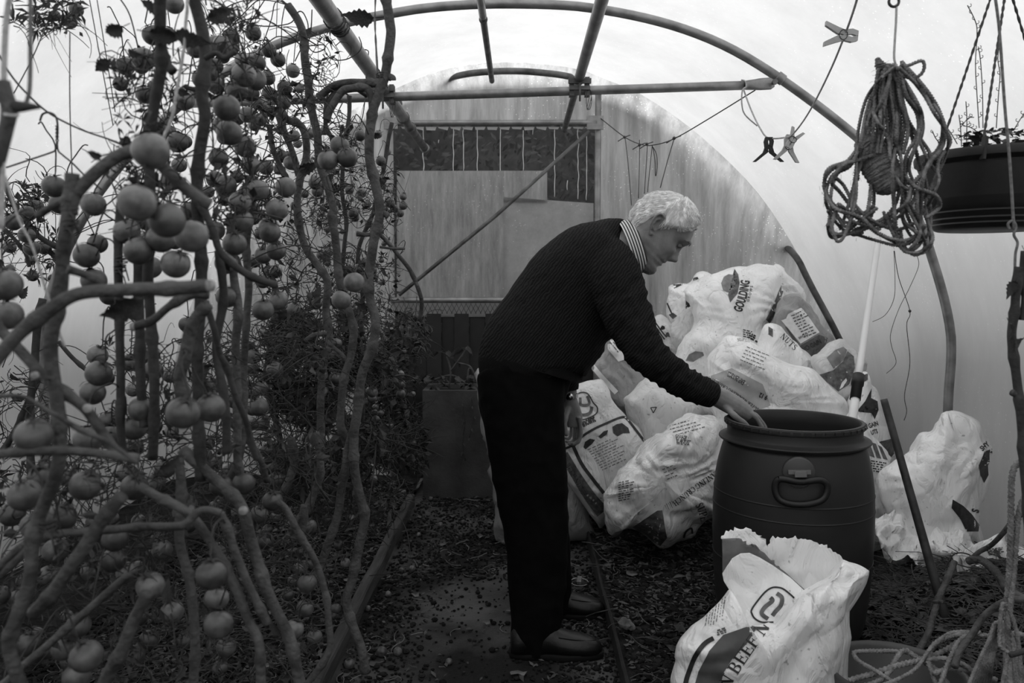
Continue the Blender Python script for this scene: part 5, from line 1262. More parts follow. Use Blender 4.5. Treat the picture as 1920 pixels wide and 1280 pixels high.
# --- leaves
def leafmesh(seed, droop=.5, curl=.35):
    rr = random.Random(seed); mb = MB(); n = 12
    for i in range(n+1):
        t = i/n; wd = .30*math.sin(PI*min(1, t*1.02)**.75)*(1+.16*((i % 2)*2-1))*(1-.15*t)+.004; z = -droop*t*t; 
        for s_ in (-1, -.5, 0, .5, 1): mb.v.append(Vector((t, wd*s_, z+abs(s_)*curl*wd+.03*math.sin(t*14+s_*3+seed))))
    for i in range(n):
        for j in range(4): a = i*5+j; mb.face(a, a+1, a+6, a+5)
    st = len(mb.v); mb.tube([(-.35,0,.05),(-.15,0,.02),(0,0,0)], .018, 5)
    return mesh_of('leaf', mb, M_leaf)
LM = [leafmesh(i, .3+.2*(i % 3), .2+.25*(i % 2)) for i in range(5)]
LEAVES = [('C',230,50,48,200,-25,1.2),('C',205,112,42,215,-10,1.25),('C',212,128,20,80,0,1.25),('C',280,60,60,350,-20,1.15),('C',330,62,60,330,10,1.15),('C',240,95,30,330,0,1.3),('C',275,235,40,60,20,1.2),
 ('A',190,290,36,190,-15,1.0),('A',268,560,88,215,-20,1.05),('A',150,850,34,140,0,.95),('C',390,35,50,20,0,1.3),('C',240,255,34,250,0,1.25),('F',700,33,55,190,0,2.0),('E',690,575,26,180,0,2.0),
 ('F',560,320,40,10,30,2.1),('F',535,580,30,240,0,2.1),('C',415,475,40,280,0,1.3),('H',600,345,34,30,0,2.6),('H',640,350,36,200,0,2.6),('H',615,500,30,100,0,2.7),('F',590,560,26,60,0,2.1),('E',712,250,22,210,0,2.2),
 ('I',757,600,24,40,0,3.9),('I',770,640,26,330,0,3.9),('I',745,660,22,30,0,3.9),('I',720,625,26,350,0,4.0),('I',762,690,24,20,0,3.8),('I',735,760,30,320,0,3.8),('I',755,785,30,340,0,3.8),('I',725,820,30,300,0,3.8),
 ('G',470,640,30,250,0,2.2),('D',455,500,36,130,0,1.7),('B',300,880,44,20,0,1.2),('B',320,1130,50,110,0,1.3),('D',510,1165,40,300,0,1.6),('J',40,560,24,60,0,2.2),('J',20,700,22,300,0,2.2),('C',300,20,40,160,0,1.3),('C',425,30,36,200,0,1.4)]
for (k, px, py, L, ang, pit, d) in LEAVES:
    lf_ = put('leaf', LM[R.randrange(5)], VINES[k]['t'], P(px, py, d)); s = L*d/F; lf_.scale = (s, s, s)
    a = math.radians(ang); X = Vector((math.cos(a), R.uniform(-.3, .3), math.sin(a))).normalized(); Y = X.cross(Vector((0, .8, .6))).normalized(); Z = X.cross(Y)
    lf_.rotation_euler = Matrix((X, Y, Z)).transposed().to_euler()
# --- withered trusses and curled foliage
def tangle(key, box, d0, d1, ntw, nlf, sz=1.0, seed=1):
    x0, y0, x1, y1 = box; rr = random.Random(seed); V = VINES[key]
    for i in range(ntw):
        px, py, d = rr.uniform(x0, x1), rr.uniform(y0, y1), rr.uniform(d0, d1)
        if noise.noise(Vector((px*.012, py*.010, seed))) < -.12: continue
        p = P(px, py, d); p.z = max(.06, p.z); dr = Vector((rr.gauss(0,1), rr.gauss(0,1), rr.gauss(0,.8))).normalized(); pts = [p]; st = rr.uniform(.006, .018)*sz; ax = Vector((rr.gauss(0,1), rr.gauss(0,1), rr.gauss(0,1))).normalized(); om = rr.uniform(-.9, .9)
        for j in range(rr.randint(4, 8)): dr = (Matrix.Rotation(om, 3, ax) @ dr); dr.z -= .08; dr.normalize(); p = p+dr*st; pts.append(p.copy())
        r0 = rr.uniform(.0006, .0016)*sz; V['dry'].tube(pts, [r0*(1-.5*j/len(pts)) for j in range(len(pts))], 4, cap=False)
    for i in range(nlf):
        px, py, d = rr.uniform(x0, x1), rr.uniform(y0, y1), rr.uniform(d0, d1)
        if noise.noise(Vector((px*.012, py*.010, seed))) < -.05: continue
        p = P(px, py, d); p.z = max(.07, p.z); s = rr.uniform(.008, .024)*sz
        a = Vector((rr.gauss(0,1), rr.gauss(0,1), rr.gauss(-.6,.8))).normalized(); b = a.orthogonal().normalized(); b.rotate(Matrix.Rotation(rr.uniform(0, 6.28), 3, a)); c = a.cross(b)
        n = len(V['dryl'].v); V['dryl'].v += [p, p+a*s*.5+b*s*.35+c*s*.15, p+a*s, p+a*s*.5-b*s*.35+c*s*.15, p+a*s*1.5+c*s*.4]
        V['dryl'].face(n, n+1, n+2); V['dryl'].face(n, n+2, n+3); V['dryl'].face(n+2, n+1, n+4)
def spiky(key, px, py, d, k, s, seed):
    rr = random.Random(seed); V = VINES[key]; c = P(px, py, d)
    for i in range(k):
        dr = Vector((rr.gauss(0,1), rr.gauss(0,.6), rr.gauss(.2,1))).normalized(); L = s*rr.uniform(.5, 1)*d/F
        side = dr.cross(Vector((0,1,0))).normalized()*L*.09; m_ = c+dr*L*.5+Vector((0,0,.12*L)); e_ = c+dr*L; n = len(V['dryl'].v)
        V['dryl'].v += [c, m_+side, e_, m_-side]; V['dryl'].face(n, n+1, n+2, n+3)
tangle('C', (215,90,350,430), 1.2, 1.5, 240, 110, 1, 1); tangle('C', (380,0,480,420), 1.3, 1.6, 200, 90, 1, 2)
tangle('F', (470,60,630,420), 1.9, 2.3, 420, 160, 1.1, 3); tangle('G', (440,380,640,700), 2.0, 2.5, 520, 260, 1.2, 4)
tangle('H', (595,230,745,620), 2.5, 3.1, 620, 360, 1.3, 5); tangle('H', (510,580,740,960), 2.4, 3.4, 2200, 4600, 1.8, 6)
tangle('I', (670,590,795,880), 3.7, 4.4, 1000, 2600, 2.0, 7); tangle('J', (0,335,110,500), 2.0, 2.4, 130, 50, 1.2, 8); tangle('J', (0,640,120,900), 2.0, 2.5, 160, 70, 1.3, 9)
tangle('B', (0,860,420,1280), 1.3, 1.9, 900, 520, 1.1, 10); tangle('D', (400,640,620,1280), 1.7, 2.3, 1000, 700, 1.2, 11); tangle('J', (20,0,150,60), 1.6, 1.9, 60, 20, 1, 12)
tangle('A', (0,850,200,1000), 1.0, 1.2, 60, 20, .8, 13); tangle('B', (200,620,460,860), 1.4, 2.0, 330, 150, 1.1, 14)
for i in range(170):
    k, x0, y0, x1, y1, d, s = R.choice((('C',205,90,340,330,1.25,26),('C',390,0,480,420,1.4,26),('J',20,0,140,60,1.7,34),('F',480,40,620,420,2.0,24),('J',0,335,110,540,2.2,26),('H',600,250,750,620,2.7,18),('G',440,420,620,700,2.2,22),('B',200,640,440,860,1.5,26)))
    spiky(k, R.uniform(x0, x1), R.uniform(y0, y1), d, R.randint(5, 9), s, i)
for k, V in VINES.items():
    if V['stalk'].f: mk('fruit_stalk', V['stalk'], M_twig, V['t'], kind='stuff')
    if V['dry'].f: mk('withered_tendril', V['dry'], M_twig, V['t'], kind='stuff')
    if V['dryl'].f: mk('dry_foliage', V['dryl'], M_stemb, V['t'], smooth=False, kind='stuff')
# ties on stems
def tie(k, px, py, d, r, seed=0):
    mb = MB(); c = P(px, py, d)
    for q in range(3): mb.tube([c+Vector(((r+.001)*math.cos(a*.5), (r+.001)*math.sin(a*.5), .004*q+.002*math.sin(a*.5+q))) for a in range(14)], .0011, 5)
    mb.tube([c+Vector((0,-r,.004)), c+Vector((.012,-r-.004,-.01)), c+Vector((.016,-r-.002,-.03))], .0011, 5); mk('string_tie', mb, M_wire, VINES[k]['t'])
tie('A', 130, 392, .97, .009); tie('A', 131, 428, .97, .009); tie('C', 225, 508, 1.3, .008); tie('C', 228, 492, 1.3, .008); tie('F', 575, 125, 2.05, .011); tie('E', 716, 145, 2.0, .013); tie('A', 90, 990, .98, .009)
# ================================================================== strings, pegs, baskets, rope
def line(name, pts, r, m, label, cat, group=None, sub=6, **kw):
    W = [P(*q) for q in catmull(pts, sub)] if len(pts) > 2 else [P(*pts[0]).lerp(P(*pts[1]), i/6) for i in range(7)]
    o = mk(name, MB().tube(W, r, 6, **kw), m, label=label, category=cat)
    if group: o['group'] = group
    return o
SG = 'training strings among the tomato vines'
line('string', [(131,60,1.6),(131,200,1.6),(136,350,1.6)], .0012, M_string, 'plain string hanging straight down beside the two-wire hanger', 'string', SG)
line('string', [(168,0,1.9),(190,120,1.9),(212,235,1.9)], .0012, M_string, 'first of two slanting parallel strings near the serrated top leaves', 'string', SG)
line('string', [(182,0,1.9),(200,110,1.9),(216,210,1.9)], .0012, M_string, 'second of two slanting parallel strings near the serrated top leaves', 'string', SG)
line('string', [(88,45,1.7),(60,110,1.7),(26,175,1.7)], .0012, M_string, 'short string slanting down from the top fruit cluster to the big leaf stalk', 'string', SG)
line('string', [(352,-5,1.15),(345,90,1.15),(333,160,1.15),(328,190,1.15)], .0022, M_cord, 'thick pale twine beside the dark upright stem', 'string', SG, lobes=3, twist=900)
line('string', [(328,190,1.15),(322,220,1.15),(305,262,1.15)], .0022, M_cord, 'thick pale twine passing in front of the upper fruit', 'string', SG, lobes=3, twist=900)
line('string', [(18,-5,.8),(10,60,.8),(6,200,.8),(4,330,.8),(2,430,.8)], .0028, M_cord, 'grey cord hanging straight down at the film side of the stub-ended vine', 'cord', SG)
line('string', [(57,-5,.85),(57,100,.85),(55,170,.85),(46,200,.85)], .0022, M_string, 'cord dropping to the pointed leaf stalk near the hanger', 'cord', SG)
line('string', [(10,330,1.0),(35,410,1.0),(60,460,1.0),(85,540,1.0),(110,620,1.0),(122,650,1.0)], .0016, M_cord, 'pale string slanting down past the tiny fruit', 'string', SG)
line('string', [(704,-5,2.0),(703,40,2.0),(705,85,2.0),(708,140,2.0)], .0020, M_string, 'twisted string hanging to the tie on the knobbly bare stem', 'string', SG, lobes=2, twist=260, lob=.5)
for i, (a, b, l) in enumerate((((596,60,3.4),(600,300,3.4),'thin string under the thick overhead pipe, closest to the looped shoot'),((608,60,3.4),(606,420,3.4),'thin string under the thick overhead pipe, running down past the three fruit'),((690,165,3.5),(655,300,3.5),'slanting thin string below the wire windings of the thick pipe'),((770,320,3.4),(740,420,3.4),'short thin string above the dangling fruit near the dirty door film'),((750,400,3.0),(705,565,3.0),'long slanting string between the door post and the knobbly stem'),((520,0,2.2),(518,70,2.2),'short string at the roof above the withered trusses'))):
    line('string', [a, b], .0011, M_string, l, 'string', SG)
line('wire', [(-5,98,1.3),(20,140,1.3),(50,175,1.3),(92,212,1.3),(150,242,1.3),(215,265,1.3),(300,300,1.3)], .0016, M_wire, 'thin black wire sagging across the film to the tomato vines, carrying the hanger', 'wire')
hg = thing('coat_hanger', P(107, 326, 1.3), 'twisted dark wire hanger hooked on the sagging wire by the film wall', 'hanger')
def W3(pts, s=6): return [P(*q) for q in catmull(pts, s)]
mk('hook', MB().tube(W3([(75,227,1.28),(80,214,1.28),(93,211,1.28),(104,218,1.28),(108,235,1.28),(107,262,1.28)]), .0016, 6), M_wire, hg)
mb = MB()
for ph in (0, PI): mb.tube([P(107+2.2*math.cos(ph+i*.8), 236+i*1.7, 1.28+.002*math.sin(ph+i*.8)) for i in range(20)], .0011, 5)
mk('twisted_neck', mb, M_wire, hg)
mk('shoulder', MB().tube(W3([(107,266,1.28),(104,280,1.28),(98,285,1.28),(60,298,1.28),(12,314,1.28)]), .0014, 6), M_wire, hg)
mk('shoulder', MB().tube(W3([(107,266,1.28),(109,282,1.28),(118,291,1.28),(135,305,1.28),(158,328,1.28),(190,355,1.28)]), .0014, 6), M_wire, hg)
st = thing('stalk', P(18, 420, .8), 'thick pointed plant stalk bound with cord, hanging against the film beside the wire hanger', 'stalk')
mk('stem', MB().tube(W3([(2,155,.8),(10,180,.8),(18,205,.8),(12,240,.8),(-2,300,.8),(-25,400,.8)]), lambda i: .0085*(1-.01*i), 10), M_stem, st); mk('side_shoot', MB().tube(W3([(12,200,.8),(40,200,.8),(60,200,.8),(76,201,.8)]), lambda i: .0075*(1-.045*i), 8), M_stemb, st)
mk('string_tie', MB().tube([P(20+14*math.cos(a*.5), 214+3*math.sin(a*.5+.5), .8-.012*math.sin(a*.5)) for a in range(14)], .0016, 6), M_cord, st)
# wires hanging off the thick pipe
WG = 'wire loops hooked on the thick overhead pipe'
line('wire', [(610,100,2.7),(625,112,2.7),(650,111,2.7),(672,98,2.7),(678,85,2.7),(673,69,2.7)], .0018, M_wire, 'open curved wire hook swinging under the thick overhead pipe', 'wire', WG)
line('wire', [(679,93,3.2),(690,95,3.2),(690,110,3.2),(684,190,3.2),(678,225,3.2),(671,231,3.2),(636,218,3.2),(634,210,3.2),(642,193,3.2)], .0022, M_wire, 'long squared wire loop hanging below the crossbar near the clamp', 'wire', WG, sub=3)
line('wire', [(585,18,2.6),(583,60,2.6),(578,85,2.6),(590,98,2.6),(608,92,2.6),(606,84,2.6),(580,86,2.6)], .0018, M_wire, 'wire looped into a flat ring beneath the thick overhead pipe', 'wire', WG)
line('wire', [(403,0,1.9),(470,45,2.0),(540,45,2.1),(560,22,2.1),(572,30,2.1),(577,60,2.1),(553,115,2.1)], .0016, M_wire, 'black wire arching from the roof down through the withered trusses', 'wire', WG)
# drooping line with knots at the door post
dl = thing('cord_line', P(1216, 275, 4.8), 'dark cord sagging between the door post and the crossbar end with knotted tails', 'cord')
mk('main_cord', MB().tube(W3([(1124,220,5.15),(1170,256,4.9),(1200,270,4.7),(1224,272,4.5),(1264,260,4.2),(1330,222,3.9),(1416,169,3.6)]), .0028, 6), M_wire, dl)
for pts in ([(1172,258,4.9),(1178,310,4.9),(1184,385,4.9)], [(1199,262,4.7),(1199,300,4.7),(1197,372,4.7)], [(1214,272,4.6),(1211,320,4.6),(1208,363,4.6)], [(1223,272,4.5),(1218,320,4.5),(1214,360,4.5)], [(1222,272,4.5),(1231,290,4.5),(1232,315,4.5),(1229,330,4.5),(1228,300,4.5),(1224,276,4.5)], [(1264,260,4.2),(1252,300,4.2),(1238,352,4.2)]):
    mk('hanging_tail', MB().tube(W3(pts, 4), .0024, 5), M_wire, dl)
for x, y, d in ((1171,257,4.9),(1199,272,4.7),(1213,270,4.6),(1264,259,4.2)):
    mb = MB(); c = P(x, y, d); mb.ball(c, .009, 8, 6); mb.tube([c, c+Vector((-.04,0,-.025))], .003, 5); mb.tube([c, c+Vector((.035,0,.012))], .003, 5); mk('knot', mb, M_wire, dl)
# clothes line with pegs
line('cord', [(1612,-30,2.15),(1608,-5,2.2),(1590,50,2.4),(1560,125,2.7),(1520,205,3.05),(1488,250,3.2),(1470,258,3.3),(1440,258,3.35),(1425,240,3.4),(1408,205,3.5),(1395,170,3.57)], .0034, M_cord, 'pale clothes cord tied to the crossbar end and rising towards the roof, holding pegs', 'cord')
line('cord_knot', [(1390,150,3.56),(1397,152,3.55),(1399,162,3.55),(1392,170,3.55),(1391,195,3.55),(1397,215,3.55),(1420,236,3.55)], .0034, M_cord, 'tied tail end of the pale clothes cord dangling from the crossbar', 'cord')
def peg(px, py, d, ang, ln, m, label, open_=.20):
    c = P(px, py, d); t = thing('clothes_peg', c, label, 'peg', 'pegs on the clothes cord'); a = math.radians(ang); X = Vector((math.cos(a), 0, math.sin(a))); Z = Vector((-math.sin(a), 0, math.cos(a)))
    for s in (-1, 1):
        pf = [(0,.000),(.18,.004),(.42,.001),(.5,.003),(.62,.006),(1,.012+open_*.05)]
        mb = MB()
        for (u, z) in pf:
            th = .011 if u < .7 else .006
            for zz in (z-.001 if u < .6 else z-.004, z+th):
                for y in (-.006, .006): mb.v.append(c+X*((u-.45)*ln)+Z*(s*zz*ln/.075*1.0)+Vector((0, y, 0)))
        for i in range(len(pf)-1):
            b = i*4
            for q in ((0,1,5,4),(1,3,7,5),(3,2,6,7),(2,0,4,6)): mb.face(*[b+k for k in q])
        mb.face(0,2,3,1); e0 = (len(pf)-1)*4; mb.face(e0, e0+1, e0+3, e0+2); mk('jaw', mb, m, t, smooth=False)
    mb = MB()
    for k in range(3): mb.tube([c+Vector((.0, -.007+.007*k, 0))+X*(.004*math.cos(q*.6))*3+Z*(.015*math.sin(q*.6)) for q in range(12)], .0012, 5)
    mk('spring', mb, M_wire, t)
MPG = mat('peg_pale', .38, .5, .05, 30)
peg(1580, 66, 2.44, 176, .098, MPG, 'pale open peg clipped high on the clothes cord'); peg(1441, 278, 3.34, 270, .10, M_plastic, 'black peg hanging from the low bend of the clothes cord', .6); peg(1478, 275, 3.28, 262, .105, MPG, 'pale peg hanging next to the black one on the clothes cord', .4)
peg(1486, 262, 3.24, 60, .08, MPG, 'pale peg pinched sideways over the other pale peg on the clothes cord', .2)
# hook ring + twine bundle
line('hook_wire', [(1681,8,1.72),(1680,40,1.72),(1677,90,1.72),(1677,112,1.72),(1682,128,1.72)], .0024, M_cord, 'straight wire from the ring hook down to the twine bundle', 'wire')
mb = MB(); c = P(1676, 3, 1.72); mb.tube([c+Vector((.0105*math.cos(a*.35), 0, .0105*math.sin(a*.35))) for a in range(20)], .003, 8); mk('ring', mb, M_wire, label='small dark metal ring above the twine bundle', category='ring')
tb = thing('twine_bundle', P(1650, 470, 1.7), 'big hanging bundle of looped hairy twine holding a wound ball of string', 'twine')
TR = 3.6
def strand(pts, d, j=.03, seed=0, r=None):
    rr = random.Random(seed); q = [(x, y, d+rr.uniform(-j, j)) for x, y in pts]
    W = [P(*p) for p in catmull(q, 9)]; fine = []
    for a, b in zip(W, W[1:]):
        k = max(1, int((b-a).length/.0016)); fine += [a.lerp(b, i/k) for i in range(k)]
    mk('twine_loop', MB().tube(fine, r or TR*1.7/F*rr.uniform(.72, .92), 9, lobes=3, twist=330, lob=.36), M_twine, tb)
SD = [
 [(1680,120),(1650,160),(1630,220),(1600,300),(1560,330),(1548,370),(1560,400),(1600,420),(1640,395)],
 [(1675,120),(1655,180),(1625,250),(1590,300),(1556,322),(1545,350),(1565,385),(1610,410),(1650,440),(1700,450),(1735,425)],
 [(1685,125),(1720,160),(1760,210),(1778,260),(1770,300),(1750,340),(1735,380),(1740,420),(1745,460),(1725,475),(1695,465)],
 [(1690,120),(1735,180),(1765,220),(1765,265),(1745,300),(1722,350),(1720,400),(1728,450),(1700,470),(1680,440)],
 [(1685,128),(1700,180),(1725,215),(1722,250),(1700,290),(1695,340),(1700,400),(1720,440)],
 [(1670,130),(1660,200),(1650,260),(1640,330),(1635,400),(1610,430),(1575,440),(1555,425),(1560,380)],
 [(1665,130),(1640,200),(1640,230),(1665,260),(1670,300),(1690,340),(1720,370),(1730,400)],
 [(1680,130),(1690,200),(1710,240),(1735,290),(1735,310),(1715,345),(1700,380),(1650,420),(1600,415),(1570,380)],
 [(1655,135),(1630,190),(1615,260),(1605,320),(1598,380),(1592,430),(1560,445),(1552,420)],
 [(1672,128),(1680,190),(1680,260),(1675,330),(1677,400),(1678,460)],
 [(1668,128),(1655,190),(1670,250),(1690,300),(1700,370),(1725,420),(1735,460),(1715,478),(1690,455),(1660,400)],
 [(1683,128),(1715,195),(1730,225),(1728,255),(1715,280),(1705,320),(1725,355),(1755,365),(1758,385),(1735,408)],
 [(1640,385),(1610,400),(1575,360),(1560,340),(1580,310),(1610,300),(1640,290)],
 [(1650,430),(1620,425),(1600,435),(1640,450),(1690,460),(1720,440)],
 [(1645,150),(1625,230),(1612,290),(1608,340)], [(1658,150),(1650,220),(1656,280),(1680,330),(1705,345)], [(1690,330),(1680,380),(1655,410),(1620,430),(1580,440)],
 [(1700,330),(1690,400),(1715,450),(1740,440),(1745,400),(1738,350),(1730,310)], [(1560,330),(1580,345),(1600,380),(1630,410),(1680,430),(1720,415)],
 [(1648,140),(1636,200),(1622,280),(1600,350),(1586,400),(1575,430)], [(1676,132),(1700,220),(1722,300),(1730,330),(1710,380),(1680,410),(1640,430)],
 [(1552,395),(1575,425),(1600,440),(1620,435)], [(1735,300),(1760,330),(1750,365),(1735,395)],
]
for i, pts in enumerate(SD): strand(pts, 1.70, .045, i)
for i, pts in enumerate(SD[:12]): strand([(x+R.uniform(-10, 10)*(y > 150), y+R.uniform(-9, 9)) for x, y in pts], 1.68, .05, 100+i)
strand([(1685,128),(1705,122),(1728,114),(1733,126),(1726,140),(1710,146),(1690,142)], 1.69, .004, 50)
for i in range(11):
    x = 1643+i*4.0; strand([(x+4, 128+3*math.sin(i)), (x-2+2*i*.3, 170), (1638+i*6.4, 235+6*math.sin(i*2)), (1632+i*6, 290)], 1.685+.01*math.sin(i*1.7), .008, 60+i)
mb = MB()
for k in range(5): mb.tube([P(1671+13*math.cos(a*.5), 130+k*3.2+4*math.sin(a*.5+1)-4, 1.69-.014*math.sin(a*.5)) for a in range(14)], .0042, 7, lobes=3, twist=420)
mk('binding', mb, M_twine, tb)
mk('tuft', MB().tube(W3([(1655,128,1.69),(1648,118,1.69),(1644,108,1.69)]), [.009,.011,.011,.010,.009,.009,.008,.007,.006,.005,.005,.004,.002], 9, lobes=4, twist=300, lob=.3), M_twine, tb)
rr = random.Random(4)
mb = MB()
for i in range(170):
    a = rr.choice(SD); p0 = rr.choice(a); c = P(p0[0]+rr.uniform(-9,9), p0[1]+rr.uniform(-9,9), 1.69+rr.uniform(-.04,.03)); v = Vector((rr.gauss(0,1), rr.gauss(0,.5), rr.gauss(0,1))).normalized()*rr.uniform(.006,.014)
    mb.tube([c, c+v*.5+Vector((0,0,.002)), c+v], .00035, 3, cap=False)
mk('loose_fibre', mb, M_twine, tb, kind='stuff')
# ball of string: spindle with windings
bA, bB = P(1620, 255, 1.73), P(1676, 360, 1.70); ax = (bB-bA).normalized(); u = ax.orthogonal().normalized(); v = ax.cross(u); Lb = (bB-bA).length
mb = MB(); prof_ = [(0,.010),(.06,.024),(.2,.031),(.45,.037),(.7,.035),(.9,.030),(1,.014)]
cc = catmull(prof_, 5); mb.tube([bA+ax*(q[0]*Lb) for q in cc], [q[1]*.97 for q in cc], 24); bl = mk('string_ball', mb, M_twine, tb)
mb = MB(); pts = []
for i in range(1500):
    t = i/1500; s = .5+.46*math.sin(t*34); a = i*.42; r_ = lerp_t(prof_, s)*1.0+.0006*math.sin(i); pts.append(bA+ax*(s*Lb)+u*(math.cos(a)*r_)+v*(math.sin(a)*r_))
mb.tube(pts, .0017, 5, cap=False); mk('winding', mb, M_twine, bl)
# pale hook stick under the bundle belongs to the pole: done above. hanging basket
HBd = 1.95; hc = P(1866, 285, HBd); hb_ = thing('hanging_basket', P(1866, 440, HBd), 'black plastic hanging basket of stones and withered seedlings on twisted cords', 'plant pot')
s_ = HBd/F; R0 = 133*s_; zT = P(1866, 290, HBd).z; zB = P(1866, 432, HBd).z; cx = hc.x
mb = MB(); prof_ = [(.0,zB),(92*s_,zB),(98*s_,zB+.004),(102*s_,zB+.012),(100*s_,zB+.016),(104*s_,zB+.024),(102*s_,zB+.028),(107*s_,zB+.04),(105*s_,zB+.044),(110*s_,zB+.055),(118*s_,zT-.06),(122*s_,zT-.035),(R0-.004,zT-.022),(R0,zT-.02),(R0+.002,zT-.006),(R0,zT),(R0-.006,zT),(R0-.008,zT-.02),(110*s_,zB+.06),(.0,zB+.05)]
mb.lathe(prof_, (cx, HBd, 0), 64); o = mk('basket', mb, M_plastic, hb_); autosmooth(o, 30)
mb = MB(); mb.lathe([(0, zT-.03), (R0*.5, zT-.024), (R0-.008, zT-.03)], (cx, HBd, 0), 40); displace(mb, lambda v_, n_: .008*noise.noise(v_*40)); mk('compost', mb, M_soil, hb_)
MST = mat('stone', .30, .8, .1, 30, .3, 60)
for i in range(26):
    a = R.uniform(0, 6.28); r_ = R.uniform(.02, R0-.03); mb = MB(); mb.ball((cx+r_*math.cos(a), HBd+r_*math.sin(a), zT-.02+R.uniform(0,.008)), R.uniform(.009,.02), 9, 6, (1, .8, .6)); displace(mb, lambda v_, n_: .003*noise.noise(v_*70)); mk('stone', mb, MST, hb_)
top = P(1876, -190, HBd)
for (px, py, a_) in ((1756,300,0),(1841,282,1),(1990,300,2)):
    p0 = P(px, py, HBd-.0 if a_ != 1 else HBd-.13); tgt = (P(1858,-5,HBd), P(1884,-5,HBd-.06), P(1898,-5,HBd))[a_]
    W = [p0.lerp(tgt, i/60) for i in range(72)]
    mk('basket_cord', MB().tube(W, .0026, 8, lobes=2, twist=330, lob=.38), M_wire, hb_)
    cb = MB(); cb.bar(p0+Vector((0,-.004,-.02)), p0+Vector((.004,-.004,.03)), .016, .006); mk('cord_clip', cb, M_plastic, hb_, smooth=False)
def seedling(pts, d, r=.0011, leafs=0, seed=0):
    rr = random.Random(seed); W = [P(x, y, d) for x, y in catmull(pts, 5)]; mb = MB(); mb.tube(W, r, 5)
    for i in range(2, len(W)-1, 2):
        c = W[i]; v = Vector((rr.choice((-1, 1))*.006, 0, .003)); mb.tube([c, c+v, c+v+Vector((0,0,.004)), c+v*.6+Vector((0,0,.006))], r*.8, 4)
    mk('withered_seedling', mb, M_twig, hb_)
for i, pts in enumerate(([(1836,240),(1832,180),(1829,120),(1832,60),(1828,38),(1814,10)],[(1843,240),(1842,170),(1838,110),(1834,90)],[(1868,240),(1872,180),(1875,140),(1871,110),(1875,75)],[(1803,275),(1801,240),(1798,215)],[(1812,270),(1813,225),(1811,190)],[(1795,270),(1780,245),(1770,235)],[(1800,240),(1815,222),(1826,220)],[(1900,245),(1912,225),(1922,210)],[(1768,275),(1755,260),(1748,245)],[(1830,245),(1818,238),(1806,236)])): seedling(pts, HBd-.05+.02*(i % 3), seed=i)
for i in range(46):
    lf_ = put('leaf', LM[i % 5], hb_, P(R.uniform(1780, 1925), R.uniform(246, 272), HBd+R.uniform(-.1, .1))); s = R.uniform(.018, .042); lf_.scale = (s,)*3; lf_.rotation_euler = (R.uniform(-.5,.5), R.uniform(-.6,.3), R.uniform(0, 6.3))
# cord with hook in front of the basket, and the vine it holds
line('support_cord', [(1866,-5,1.6),(1874,60,1.6),(1884,200,1.6),(1893,300,1.6),(1901,430,1.6)], .0028, M_string, 'straight grey cord passing in front of the hanging basket', 'cord')
ev = thing('tomato_vine', P(1915, 900, 1.6), 'lone bare tomato stem hung on a hooked cord below the hanging basket', 'plant')
mk('hook', MB().tube(W3([(1893,430,1.6),(1890,420,1.6),(1898,414,1.6),(1905,424,1.6),(1901,440,1.6),(1908,455,1.6),(1904,475,1.6),(1903,500,1.6)]), .0026, 7), M_string, ev)
mk('stem', MB().tube(W3([(1910,500,1.6),(1905,550,1.6),(1903,580,1.6),(1897,630,1.6),(1904,690,1.6),(1910,740,1.6),(1916,800,1.6),(1919,860,1.6),(1926,940,1.6),(1930,1020,1.6)]), lambda i: .0085*(1+.3*math.exp(-((i % 9-4)/1.2)**2)), 9), M_stemb, ev)
mk('side_shoot', MB().tube(W3([(1920,470,1.6),(1917,520,1.6),(1921,560,1.6),(1916,600,1.6)]), .006, 8), M_stemb, ev); mk('side_shoot', MB().tube(W3([(1908,740,1.6),(1903,738,1.6),(1897,735,1.6)]), .007, 8), M_stem, ev)
for x, y in ((1904,527),(1919,634),(1892,605),(1921,470)):
    lf_ = put('leaf', LM[1], ev, P(x, y, 1.58)); lf_.scale = (.035,)*3; lf_.rotation_euler = (.6, .9, R.uniform(0, 6))
# fine threads in front of the film on the sack side
TG = 'fine threads hanging against the film wall'
line('thread', [(1676,470,2.6),(1678,520,2.6),(1676,560,2.6),(1660,590,2.6),(1636,603,2.6)], .0009, M_wire, 'fine thread curling towards the white pole', 'thread', TG)
line('thread', [(1720,480,2.6),(1722,500,2.6),(1705,540,2.6),(1685,580,2.6),(1670,625,2.6),(1672,650,2.6),(1680,680,2.6),(1662,700,2.6)], .0009, M_wire, 'fine looping thread that crosses the knotted one', 'thread', TG)
line('thread', [(1677,470,2.6),(1685,520,2.6),(1706,583,2.6),(1700,610,2.6),(1706,680,2.6),(1696,740,2.6),(1700,770,2.6),(1695,788,2.6)], .0011, M_wire, 'fine knotted thread hanging longest against the film wall', 'thread', TG)
mk('knot', MB().ball(P(1706,583,2.6), .005, 7, 5), M_wire, bpy.data.objects['thread.002'])
# vine scraps behind the man's arm
vs_ = thing('dry_vine', P(1230, 650, 4.4), 'dry black vine tendril hanging on the sacks beyond the bent elbow', 'vine')
for pts in ([(1202,510),(1206,560),(1214,585),(1226,600)], [(1226,600),(1240,620),(1250,632)], [(1218,618),(1228,612),(1240,628),(1246,636)], [(1214,585),(1222,612),(1218,625)]): mk('tendril', MB().tube(W3([(x, y, 4.2) for x, y in pts], 4), .004, 6), M_wire, vs_)
for x, y in ((1208,575),(1213,590),(1246,612),(1249,624),(1222,600)): lf_ = put('leaf', LM[0], vs_, P(x, y, 4.18)); lf_.scale = (.04,)*3; lf_.rotation_euler = (1, .4, x)
